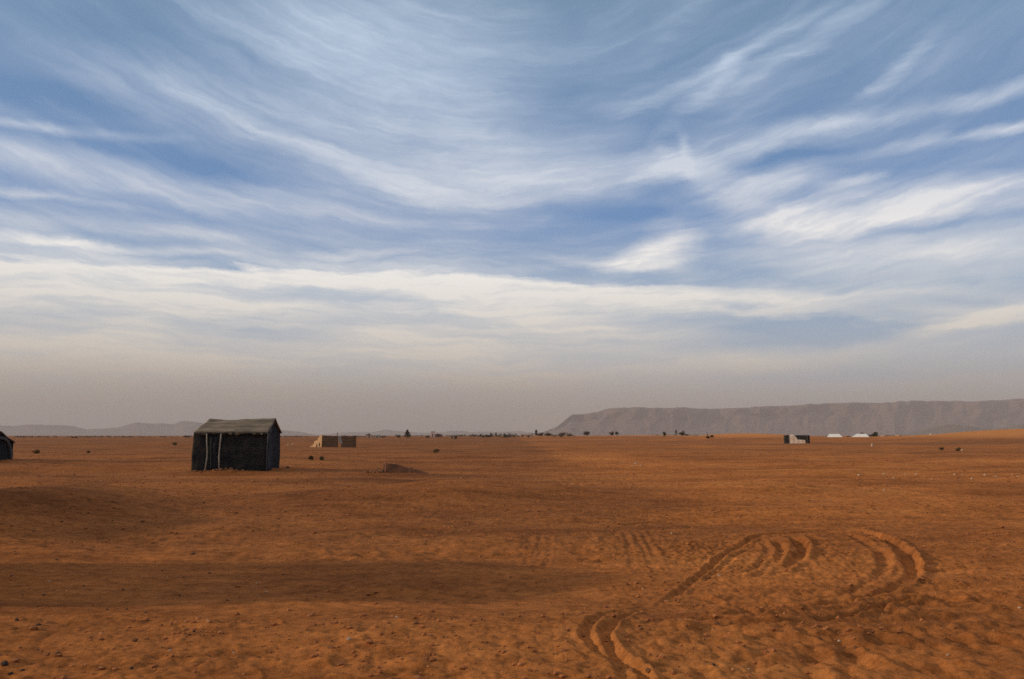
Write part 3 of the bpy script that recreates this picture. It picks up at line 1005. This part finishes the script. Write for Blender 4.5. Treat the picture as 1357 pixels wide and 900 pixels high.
def treeline():
    """low scrub too far off to count"""
    rr = random.Random(8)
    blobs = []
    for (a, b, D, h, dn) in ((455, 640, 560, 1.0, .5), (636, 692, 400, 1.7, .55), (692, 760, 440, 1.9, .5), (600, 640, 480, 1.0, .5), (20, 255, 600, .9, .45), (372, 410, 600, .9, .5), (860, 925, 540, .9, .5), (1165, 1230, 440, 1.0, .7)):
        for k in range(int((b - a) * dn)):
            px = rr.uniform(a, b)
            DD = D * rr.uniform(.95, 1.15)
            q = at(px, D=DD)
            w = rr.uniform(.5, 2.2)
            hh = h * rr.uniform(.25, 1.1) ** 1.2
            blobs.append((q.x, q.y, q.z + hh * .5, w, w, hh * .75))
    bm = bmesh.new()
    for (x, y, z, rx, ry, rz_) in blobs:
        for _ in range(26):
            d = Vector((rr.gauss(0, 1), rr.gauss(0, 1), rr.gauss(0, 1))).normalized() * rr.uniform(.2, 1) ** .5
            c = Vector((x + d.x * rx, y + d.y * ry, z + d.z * rz_))
            a = Vector((rr.gauss(0, 1), rr.gauss(0, 1), rr.gauss(0, 1))).normalized() * .35
            b = a.cross(Vector((rr.gauss(0, 1), rr.gauss(0, 1), rr.gauss(0, 1)))).normalized() * .2
            bm.faces.new([bm.verts.new(c + a), bm.verts.new(c + b), bm.verts.new(c - a), bm.verts.new(c - b)])
    o = link('distant_scrub', bm, M_leaf2)
    tag(o, 'low dark scrub in a broken line along the horizon', 'scrub', None, 'stuff')


treeline()


# ------------------------------------------------------------------ camp and far buildings
def box(bm, x0, x1, y0, y1, z0, z1):
    v = [bm.verts.new(c) for c in ((x0, y0, z0), (x1, y0, z0), (x1, y1, z0), (x0, y1, z0), (x0, y0, z1), (x1, y0, z1), (x1, y1, z1), (x0, y1, z1))]
    for f in ((3, 2, 1, 0), (4, 5, 6, 7), (0, 1, 5, 4), (1, 2, 6, 5), (2, 3, 7, 6), (3, 0, 4, 7)):
        bm.faces.new([v[i] for i in f])


# black and white camp tent
D2 = 165.0
p = at(1041, D=D2)
k_ = psize(1, D2)
zt2 = EYE + (HOR - 576.2) / F * D2 - p.z
camp = tag(empty('camp_tent', p, R(-14)), 'long black tent with white front cloth, standing alone on the plain', 'tent')
bm = bmesh.new()
sheet(bm, lambda u, v: Vector((4.0 * k_ * u, -.02, -.1 + (zt2 * (1 - .06 * (1 - u)) + .1) * v)), 6, 6, .1)
sheet(bm, lambda u, v: Vector((0, 3.2 * u, -.1 + (zt2 * .94 + .1) * v)), 6, 6, .1)
link('side_wall', bm, M_black, camp)
bm = bmesh.new()


def whitef(u, v):
    x = 4.2 * k_ + u * 20.5 * k_
    top = zt2 * (1.0 if u < .33 else 1.0 - (u - .33) / .25 * .62 if u < .5 else .47 - .12 * (u - .5))
    return Vector((x, .05 + .015 * math.sin(u * 22), -.1 + (top + .1) * v))


sheet(bm, whitef, 40, 8, .04)
link('front_cloth', bm, material('cream_cloth', (.72, .56, .44), (.55, .40, .30), 1.5), camp, smooth=True)
bm = bmesh.new()
sheet(bm, lambda u, v: Vector((11.5 * k_ + 18.0 * k_ * u, .12 + 3.0 * v, zt2 * (.99 - .12 * math.sin(u * 2.4) - .10 * abs(v - .4)) - .05)), 16, 8, .06)
sheet(bm, lambda u, v: Vector((11.5 * k_ + 13.5 * k_ * u, .10, zt2 * (.42 + .54 * v) - .02)), 12, 6, .04)
link('roof', bm, M_black, camp)
bm = bmesh.new()
sheet(bm, lambda u, v: Vector((24.6 * k_ + 5.4 * k_ * u, .0 + .05 * math.sin(u * 9), -.1 + (zt2 * .93 + .1) * v)), 8, 6, .06)
sheet(bm, lambda u, v: Vector((30 * k_, .0 + 3.1 * u, -.1 + (zt2 * .9 + .1) * v)), 8, 6, .06)
link('end_wall', bm, M_black, camp)
bm = bmesh.new()
sheet(bm, lambda u, v: Vector((30 * k_ - 26 * k_ * u, 3.15, -.1 + (zt2 * .85 + .1) * v)), 16, 6, .06)
link('back_wall', bm, M_black, camp)
bm = bmesh.new()
tube(bm, [(27.3 * k_, -.12, -.1), (27.3 * k_, -.12, zt2 * .95)], .05)
link('tent_pole', bm, M_bark, camp)


def white_tent(px0, px1, D, top, bot, r0, r1, label):
    """low canvas marquee: sloping hipped roof on short walls; r0, r1 = columns of the roof ridge"""
    a = at(px0, D=D)
    k = psize(1, D)
    W = (px1 - px0) * k
    zt_ = EYE + (HOR - top) / F * D - a.z
    za, zb = (r0 - px0) * k, (r1 - px0) * k
    t = tag(empty('white_tent', a, R(-12)), label, 'tent', None)
    dp = 5.0
    hw = max(zt_ * .28, .4)
    bm = bmesh.new()

    def rf(u, v):
        kk = (1 - abs(v - .5) * 2)
        x0, x1 = za * kk, W + (zb - W) * kk
        return Vector((x0 + (x1 - x0) * u, dp * v, hw + (zt_ - hw) * kk ** .9 - .08 * math.sin(u * math.pi * 3) ** 2 * kk * (1 - kk) * 2))
    sheet(bm, rf, 24, 12, .04)
    link('roof', bm, M_white, t)
    bm = bmesh.new()
    for (x0, y0, x1, y1) in ((.05, .05, W - .05, .05), (W - .05, .05, W - .05, dp - .05), (W - .05, dp - .05, .05, dp - .05), (.05, dp - .05, .05, .05)):
        sheet(bm, lambda u, v: Vector((x0 + (x1 - x0) * u, y0 + (y1 - y0) * u, -.2 + (hw + .15) * v)), 12, 2, .03)
    link('wall', bm, M_white, t)
    bm = bmesh.new()
    sheet(bm, lambda u, v: Vector((W - .9 + .7 * u, -.03, -.15 + (hw + .02) * v)), 4, 3, .02)
    link('door_flap', bm, M_tanw, t)
    return t


white_tent(1095.5, 1115, 330, 575.2, 581.3, 1100, 1112.5, 'low white canvas tent, left one of the two at the right horizon')
white_tent(1127.5, 1150.5, 330, 575.0, 582.6, 1137, 1148, 'larger white canvas tent with sloping roof, right one of the two')


def far_house(name, px, D, w, top, label, wall, roof=None, peaked=False, cat='house', dpt=4.0, door=True):
    a = at(px, D=D)
    k = psize(1, D)
    W = w * k
    zt_ = max(EYE + (HOR - top) / F * D - a.z, 1.2)
    t = tag(empty(name, a), label, cat)
    bm = bmesh.new()
    hh = zt_ * (.72 if peaked else 1)
    box(bm, -W / 2, W / 2, 0, dpt, -.3, hh)
    link('wall', bm, wall, t)
    if roof:
        bm = bmesh.new()
        if peaked:
            sheet(bm, lambda u, v: Vector((-W * .55 + W * 1.1 * v, -.2 + (dpt + .4) * u, hh - .05 + (zt_ - hh) * (1 - abs(v - .5) * 2))), 4, 8, .12)
            g = [bm.verts.new(c) for c in ((-W / 2 + .02, .03, hh + .004), (W / 2 - .02, .03, hh + .004), (0, .03, zt_ - .12))]
            bm.faces.new(g)
        else:
            box(bm, -W / 2 - .12, W / 2 + .12, -.12, dpt + .12, hh + .003, hh + .22)
        link('roof', bm, roof, t)
    if door:
        bm = bmesh.new()
        box(bm, -W * .08, W * .12, -.04, -.003, -.25, min(hh * .75, 1.9))
        link('door', bm, M_dark, t)
    return t


far_house('pink_house', 573.2, 430, 5.0, 572.2, 'small pale pink house standing right of the dark pointed tree', M_pink, M_pink, dpt=3)
far_house('brown_house', 580.5, 440, 8.5, 574.8, 'low brown house with a dull roof beside the pink house', M_rooft, M_rooft, True, dpt=4)
far_house('tan_hut', 1175, 395, 9, 576.8, 'tan hut with peaked roof right of the tree by the white tents', M_tanw, M_tanw, True)
far_house('tan_hut', 1193.5, 380, 4.5, 578, 'narrow tan hut between two dark shrubs at the right horizon', M_tanw, M_tanw)
far_house('pale_hut', 499.5, 430, 5, 577.2, 'pale low hut among the shrubs right of the ruined house', M_plast, M_plast)
far_house('pale_hut', 489, 420, 7, 577.6, 'tan low hut in front of the dark shrub right of the ruined house', M_tanw, M_tanw)
far_house('mud_hut', 599, 330, 8, 579.6, 'low tan mud hut on the plain right of the pink house', M_tanw, M_tanw)
far_house('mud_hut', 700, 380, 10, 578.5, 'long low tan mud hut below the tallest slim tree', M_tanw, M_tanw)
far_house('pale_hut', 1033, 320, 4, 576.2, 'pale little hut left of the black and white tent', M_pink, M_pink)
p = at(1233.8, D=400)
mk = tag(empty('marker_post', p), 'white square marker pillar standing on the sand at the right', 'post')
bm = bmesh.new()
box(bm, -.55, .55, 0, 1.1, -.2, 1.6)
link('pillar', bm, M_white, mk)
bm = bmesh.new()
sheet(bm, lambda u, v: Vector((-.42 + .84 * u, .13 + .84 * v, 1.604 + .7 * math.sin(u * math.pi) * math.sin(v * math.pi))), 8, 8)
link('cap', bm, M_white, mk, smooth=True)


# ------------------------------------------------------------------ light
SUN_EL, SUN_AZ = R(17), R(-98)             # azimuth measured from the view direction, negative = left
sv = Vector((math.sin(SUN_AZ) * math.cos(SUN_EL), math.cos(SUN_AZ) * math.cos(SUN_EL), math.sin(SUN_EL)))
sl = bpy.data.lights.new('sun', 'SUN')
sl.energy = 2.85
sl.angle = R(2.2)
sl.color = (1.0, .84, .60)
so = bpy.data.objects.new('sun', sl)
COL.objects.link(so)
so.rotation_euler = (-sv).to_track_quat('-Z', 'Y').to_euler()
so.location = (0, 0, 50)

# ------------------------------------------------------------------ haze
bm = bmesh.new()
box(bm, -12900, 12900, -12900, 12900, -5, 420)
M_haze = bpy.data.materials.new('haze')
M_haze.use_nodes = True
nt = M_haze.node_tree
for n in list(nt.nodes):
    if n.type != 'OUTPUT_MATERIAL':
        nt.nodes.remove(n)
pv = nt.nodes.new('ShaderNodeVolumePrincipled')
pv.inputs['Color'].default_value = (.675, .638, .645, 1)
pv.inputs['Density'].default_value = 1.15e-4
pv.inputs['Anisotropy'].default_value = .0
nt.links.new(pv.outputs[0], nt.nodes['Material Output'].inputs['Volume'])
hz = link('haze', bm, M_haze)
tag(hz, kind='stuff')


# ------------------------------------------------------------------ sky
def build_world():
    w = bpy.data.worlds.new('World')
    SC.world = w
    w.use_nodes = True
    nt = w.node_tree
    N, L = nt.nodes, nt.links
    N.clear()
    out = N.new('ShaderNodeOutputWorld')
    bg = N.new('ShaderNodeBackground')
    bg.inputs['Strength'].default_value = 0.1
    L.new(bg.outputs[0], out.inputs[0])
    tc = N.new('ShaderNodeTexCoord')
    nm = N.new('ShaderNodeVectorMath')
    nm.operation = 'NORMALIZE'
    L.new(tc.outputs['Generated'], nm.inputs[0])
    sp = N.new('ShaderNodeSeparateXYZ')
    L.new(nm.outputs[0], sp.inputs[0])

    def setin(s, v):
        if hasattr(v, 'is_linked'):
            L.new(v, s)
        else:
            s.default_value = v

    def mt(op, a, b=0.0, c=0.0, clamp=False):
        n = N.new('ShaderNodeMath')
        n.operation = op
        n.use_clamp = clamp
        setin(n.inputs[0], a)
        setin(n.inputs[1], b)
        setin(n.inputs[2], c)
        return n.outputs[0]

    def rng_(v, a, b, c=0.0, d=1.0, smooth=True):
        n = N.new('ShaderNodeMapRange')
        n.interpolation_type = 'SMOOTHSTEP' if smooth else 'LINEAR'
        setin(n.inputs[0], v)
        for i, q in enumerate((a, b, c, d)):
            setin(n.inputs[i + 1], q)
        return n.outputs[0]

    az = mt('ARCTAN2', sp.outputs[0], sp.outputs[1])
    el = mt('ARCSINE', sp.outputs[2])
    cv = N.new('ShaderNodeCombineXYZ')
    L.new(az, cv.inputs[0])
    L.new(el, cv.inputs[1])
    flat = cv.outputs[0]

    def noise(vec, rot, sx, sy, scale, det=5, rough=.6, dist=0.0, off=0.0):
        mp = N.new('ShaderNodeMapping')
        mp.inputs['Rotation'].default_value = (0, 0, rot)
        mp.inputs['Scale'].default_value = (sx, sy, 1)
        mp.inputs['Location'].default_value = (off, off * .7, off * .3)
        L.new(vec, mp.inputs[0])
        n = N.new('ShaderNodeTexNoise')
        n.inputs['Scale'].default_value = scale
        n.inputs['Detail'].default_value = det
        n.inputs['Roughness'].default_value = rough
        n.inputs['Distortion'].default_value = dist
        L.new(mp.outputs[0], n.inputs['Vector'])
        return n

    # ragged edges: push the coordinates about with noise
    wn = noise(flat, 0, 1, 2.0, 5.0, 7, .62)
    ws = N.new('ShaderNodeVectorMath')
    ws.operation = 'SUBTRACT'
    L.new(wn.outputs['Color'], ws.inputs[0])
    ws.inputs[1].default_value = (.5, .5, .5)
    wm = N.new('ShaderNodeVectorMath')
    wm.operation = 'MULTIPLY_ADD'
    L.new(ws.outputs[0], wm.inputs[0])
    wm.inputs[1].default_value = (.10, .045, 0)
    L.new(flat, wm.inputs[2])
    warped = wm.outputs[0]

    def streaks(items):
        tot = None
        for (px, py, hl, hw, ang, wt) in items:
            a = R(ang)
            c = Vector(azel(px, py))
            e1 = Vector(azel(px + math.cos(a) * 20, py + math.sin(a) * 20)) - c
            e2 = Vector(azel(px - math.sin(a) * 20, py + math.cos(a) * 20)) - c
            th = math.atan2(e1.y, e1.x)
            mp = N.new('ShaderNodeMapping')
            mp.vector_type = 'TEXTURE'
            mp.inputs['Location'].default_value = (c.x, c.y, 0)
            mp.inputs['Rotation'].default_value = (0, 0, th)
            mp.inputs['Scale'].default_value = (hl * 1.25 * e1.length / 20, hw * 1.35 * e2.length / 20, 1)
            L.new(warped, mp.inputs[0])
            g = N.new('ShaderNodeTexGradient')
            g.gradient_type = 'SPHERICAL'
            L.new(mp.outputs[0], g.inputs[0])
            s = mt('SMOOTHSTEP' if False else 'POWER', g.outputs['Fac'], 1.25)
            tot = mt('MULTIPLY_ADD', s, wt, tot if tot is not None else 0.0)
        return tot

    # fibres for the three directions the cirrus runs in
    half = N.new('ShaderNodeVectorMath')
    half.operation = 'MULTIPLY_ADD'
    L.new(ws.outputs[0], half.inputs[0])
    half.inputs[1].default_value = (.11, .046, 0)
    L.new(flat, half.inputs[2])
    hs = N.new('ShaderNodeSeparateXYZ')
    L.new(half.outputs[0], hs.inputs[0])
    # the fibres sag: they climb towards both sides, more steeply the higher they are
    rad = mt('SQRT', mt('MULTIPLY_ADD', hs.outputs[0], hs.outputs[0], .06))
    sag = mt('MULTIPLY', hs.outputs[1], mt('MULTIPLY_ADD', rad, -.66, 1.0))
    fcv = N.new('ShaderNodeCombineXYZ')
    L.new(hs.outputs[0], fcv.inputs[0])
    L.new(sag, fcv.inputs[1])
    fl = noise(fcv.outputs[0], R(4), .9, 8, 5, 7, .54, .2, 3.0).outputs['Fac']
    fr = noise(fcv.outputs[0], R(-5), .9, 10, 6, 7, .56, .2, 8.0).outputs['Fac']
    fd = noise(half.outputs[0], R(-36), .8, 9, 6, 6, .56, .15, 14.0).outputs['Fac']
    fh = noise(warped, R(1), .9, 6, 5, 5, .52, .2, 21.0).outputs['Fac']

    left = streaks([(230, 118, 290, 48, 15, .40), (330, 160, 200, 28, 20, .22), (480, 222, 240, 50, 20, .50), (570, 250, 190, 46, 6, .34), (430, 160, 110, 16, 22, .35),
                    (60, 170, 200, 8, 5, .62), (70, 215, 190, 24, 8, .70), (170, 238, 150, 20, 12, .35), (30, 252, 90, 6, 3, .5), (140, 267, 60, 6, 10, .35),
                    (60, 288, 150, 18, 5, .35), (200, 306, 110, 13, 8, .45), (290, 312, 90, 14, 10, .40), (30, 313, 100, 12, 8, .4), (340, 262, 280, 26, 10, .40),
                    (480, 336, 90, 8, 0, .6), (250, 333, 150, 9, 3, .6), (110, 318, 170, 9, 6, .5), (260, 275, 260, 40, 10, .15), (560, 325, 160, 16, 4, .25), (120, 40, 220, 50, 8, -.15),
                    (250, 212, 130, 16, 11, -.25), (60, 122, 150, 24, 10, -.25), (330, 166, 50, 5, 20, -.25), (330, 75, 80, 30, 30, -.25)])
    top = streaks([(480, 50, 240, 110, 8, .85), (410, 38, 140, 60, -10, .35), (570, 100, 170, 90, -20, .40), (640, 185, 150, 60, 15, .45), (650, 222, 230, 60, 3, .5), (760, 60, 200, 60, -20, .18),
                   (560, 140, 50, 40, 30, -.20)])
    right = streaks([(810, 234, 190, 22, -8, .75), (890, 214, 60, 18, -15, .5), (911, 200, 36, 10, 68, .4), (905, 222, 60, 12, 30, .2), (1000, 190, 190, 20, -10, .55), (1150, 152, 240, 15, -10, .5), (1300, 122, 110, 14, -12, .40),
                     (970, 245, 100, 28, 16, .60), (1060, 240, 120, 17, 4, .55), (1135, 240, 40, 9, -16, .5), (1090, 280, 150, 22, -2, .80), (1240, 262, 180, 24, -8, .85), (1050, 300, 100, 18, 3, .6),
                     (1220, 290, 170, 13, -7, .5), (1332, 165, 70, 9, -12, .8), (1230, 186, 130, 10, -10, .4), (860, 337, 80, 20, -18, .75), (800, 347, 120, 10, 4, .4), (900, 322, 50, 60, 0, .35),
                     (1060, 205, 110, 10, -6, -.25), (850, 278, 150, 14, 0, -.2), (1180, 310, 150, 6, -5, -.2)])
    diag = streaks([(1000, 62, 210, 11, -30, .45), (950, 108, 140, 12, -42, .35), (1060, 70, 130, 14, -25, .30), (1180, 92, 90, 11, -38, .55), (890, 40, 160, 20, -40, .22), (1120, 22, 120, 16, -30, .35),
                    (1230, 50, 150, 30, -35, .18), (830, 150, 90, 30, -40, .22), (980, 95, 120, 60, -30, .2)])
    low = streaks([(1240, 500, 160, 10, -4, .3), (520, 470, 190, 12, 5, .22), (200, 470, 160, 12, 6, .2), (640, 415, 160, 10, 3, .25), (480, 400, 200, 16, 6, -.22), (1010, 415, 130, 10, 2, .2), (1150, 500, 220, 10, -3, -.25), (300, 400, 160, 8, 5, .2), (1080, 392, 240, 9, 1, .3), (880, 440, 120, 9, -6, .25), (1250, 335, 230, 36, -2, .60), (1100, 335, 160, 26, 0, .35), (1310, 420, 120, 14, -14, .60), (1110, 470, 200, 18, -6, .40), (980, 482, 130, 16, 0, .30),
                   (1060, 432, 230, 30, -3, -.48), (1190, 405, 120, 18, -8, -.25), (330, 440, 180, 24, 8, -.38), (90, 425, 160, 16, 3, -.25), (820, 425, 90, 14, 0, -.2), (860, 395, 250, 14, 3, .25), (760, 445, 160, 10, -4, .25), (700, 460, 100, 16, 10, -.12)])

    def fib(s, f, lo=.42, hi=1.6):
        return mt('MULTIPLY', s, rng_(f, .28, .72, lo, hi, False))

    dens = mt('MULTIPLY', fib(left, fl), .84)
    for q in (fib(top, fr, .78, 1.22), fib(right, fr), fib(diag, fd, .2, 2.0)):
        dens = mt('ADD', dens, q)
    # thin veil everywhere
    veil = mt('ADD', rng_(fl, .40, .75, .03, .16), rng_(fr, .40, .75, .03, .16))
    dens = mt('ADD', dens, veil)
    # cream bank over the horizon: upper edge sinks slightly to the right
    yy = mt('MAXIMUM', sp.outputs[1], .3)
    U, Vt = mt('DIVIDE', sp.outputs[0], yy), mt('DIVIDE', sp.outputs[2], yy)

    def gn(px, py):
        d = ray(px, py)
        return d.x / d.y, d.z / d.y
    u0, v0 = gn(0, 318)
    u1, v1 = gn(680, 358)
    u2, v2 = gn(1150, 376)
    edge = mt('MINIMUM', mt('MULTIPLY_ADD', mt('SUBTRACT', U, u1), (v1 - v0) / (u1 - u0), v1),
              mt('MULTIPLY_ADD', mt('SUBTRACT', U, u1), (v2 - v1) / (u2 - u1), v1 + .004))
    ws2 = N.new('ShaderNodeSeparateXYZ')
    L.new(warped, ws2.inputs[0])
    ewarp = mt('MULTIPLY_ADD', mt('SUBTRACT', fh, .5), .11, mt('MULTIPLY_ADD', mt('SUBTRACT', ws2.outputs[1], el), .8, Vt))
    dd = mt('SUBTRACT', edge, ewarp)                       # positive below the edge
    thin = rng_(az, .02, .42, 0, 1)                        # to the right the bank breaks up
    bank = mt('MAXIMUM', rng_(dd, mt('MULTIPLY_ADD', thin, -.012, -.006), mt('MULTIPLY_ADD', thin, .02, .020)), mt('MULTIPLY', rng_(dd, -.055, .0), rng_(fl, .35, .65, .12, .55, False)))
    below = rng_(dd, .02, .050, 0, .78)
    bank = mt('SUBTRACT', bank, mt('MULTIPLY', thin, below))
    bank = mt('MULTIPLY', bank, rng_(fh, .30, .60, .76, 1.12, False))
    fb = noise(warped, R(2), .8, 9, 6, 6, .6, .2, 52.0).outputs['Fac']
    deep = rng_(dd, .012, .06, 0, 1)
    bank = mt('MULTIPLY', bank, mt('SUBTRACT', 1.0, mt('MULTIPLY', deep, rng_(fb, .40, .62, .38, 0, False))))
    dens = mt('MAXIMUM', dens, bank)
    dens = mt('ADD', dens, mt('MULTIPLY', low, rng_(fh, .3, .7, .6, 1.35, False)))
    grain = noise(warped, R(3), 1, 3.5, 26, 4, .6, .3, 33.0).outputs['Fac']
    fine = noise(fcv.outputs[0], R(-2), 1.0, 16, 13, 6, .6, .3, 41.0).outputs['Fac']
    dens = mt('MULTIPLY', dens, rng_(grain, .3, .7, .90, 1.10, False))
    dens = mt('MULTIPLY', dens, mt('MAXIMUM', rng_(fine, .3, .7, .86, 1.13, False), mt('MULTIPLY', bank, 1.0)))
    hi = rng_(Vt, v0, v0 + .05, 0, 1)                      # thin cirrus up high never turns solid
    dens = mt('SUBTRACT', dens, mt('MULTIPLY', hi, mt('MULTIPLY', mt('MULTIPLY', dens, dens), .16)))
    dens = mt('MINIMUM', mt('MAXIMUM', dens, 0.0), 1.0)

    def ramp(f, stops):
        r = N.new('ShaderNodeValToRGB')
        e = r.color_ramp.elements
        e[0].position, e[0].color = stops[0][0], (*stops[0][1], 1)
        e[1].position, e[1].color = stops[-1][0], (*stops[-1][1], 1)
        for p_, c in stops[1:-1]:
            k = e.new(p_)
            k.color = (*c, 1)
        L.new(f, r.inputs[0])
        return r.outputs[0]

    def mix(fac, a, b, kind='MIX'):
        x = N.new('ShaderNodeMix')
        x.data_type, x.blend_type = 'RGBA', kind
        setin(x.inputs[0], fac)
        for s, v in ((x.inputs[6], a), (x.inputs[7], b)):
            if hasattr(v, 'is_linked'):
                L.new(v, s)
            else:
                s.default_value = (*v, 1)
        return x.outputs[2]

    def srgb(*c):
        return tuple(((v / 255) / 12.92 if v <= 10 else (((v / 255) + .055) / 1.055) ** 2.4) for v in c)

    E = lambda py: azel(PW / 2, py)[1] / (math.pi / 2)
    ef = mt('DIVIDE', el, math.pi / 2, clamp=True)
    blue = ramp(ef, [(0, srgb(140, 150, 172)), (E(480), srgb(156, 170, 188)), (E(400), srgb(136, 164, 194)), (E(300), srgb(94, 136, 186)), (E(200), srgb(92, 131, 176)), (E(0), srgb(96, 130, 162)), (.42, srgb(110, 130, 155)), (.6, srgb(205, 203, 196)), (1, srgb(225, 216, 204))])
    cloud = ramp(ef, [(0, srgb(186, 168, 156)), (E(520), srgb(184, 168, 157)), (E(480), srgb(214, 203, 191)), (E(420), srgb(232, 225, 216)), (E(360), srgb(250, 245, 238)), (E(330), srgb(244, 240, 236)), (E(260), srgb(214, 219, 228)), (E(100), srgb(188, 204, 224)), (E(0), srgb(180, 198, 219)), (.6, srgb(228, 222, 212)), (1, srgb(235, 226, 212))])
    dust = ramp(ef, [(0, srgb(140, 132, 126)), (E(545), srgb(146, 138, 130)), (E(500), srgb(174, 164, 156)), (E(450), srgb(198, 190, 183)), (1, srgb(196, 186, 178))])
    sky = N.new('ShaderNodeTexSky')
    sky.sky_type = 'NISHITA'
    sky.sun_disc = False
    sky.sun_elevation = SUN_EL
    sky.sun_rotation = SUN_AZ
    sky.air_density, sky.dust_density = 1.0, 1.6
    ten = N.new('ShaderNodeVectorMath')
    ten.operation = 'SCALE'
    col = mix(dens, blue, cloud)
    df = rng_(el, azel(PW / 2, 455)[1], azel(PW / 2, 572)[1], 0, .93)
    col = mix(df, col, dust)
    L.new(col, ten.inputs[0])
    ten.inputs['Scale'].default_value = SKYGAIN * 10
    fin = mix(.18, ten.outputs[0], sky.outputs[0])
    L.new(fin, bg.inputs[0])
    w.cycles.sampling_method = 'MANUAL'
    w.cycles.sample_map_resolution = 512


SKYGAIN = 1.19
build_world()

# ------------------------------------------------------------------ camera
cam = bpy.data.cameras.new('camera')
cam.sensor_fit = 'HORIZONTAL'
cam.sensor_width = 36
cam.lens = 36 * F / PW
cam.clip_start, cam.clip_end = .05, 40000
co = bpy.data.objects.new('camera', cam)
COL.objects.link(co)
co.location = (0, 0, EYE)
co.rotation_euler = (math.pi / 2 + PITCH, 0, 0)
SC.camera = co

SC.view_settings.view_transform = 'Standard'
SC.view_settings.look = 'None'
SC.view_settings.exposure = 0
SC.view_settings.gamma = 1
SC.view_settings.use_curve_mapping = False
SC.render.engine = 'CYCLES'
SC.cycles.use_denoising = False       # keeps the grain of the sand
SC.cycles.volume_bounces = 1
SC.cycles.max_bounces = 5
SC.cycles.diffuse_bounces = 3
SC.cycles.filter_width = 1.6
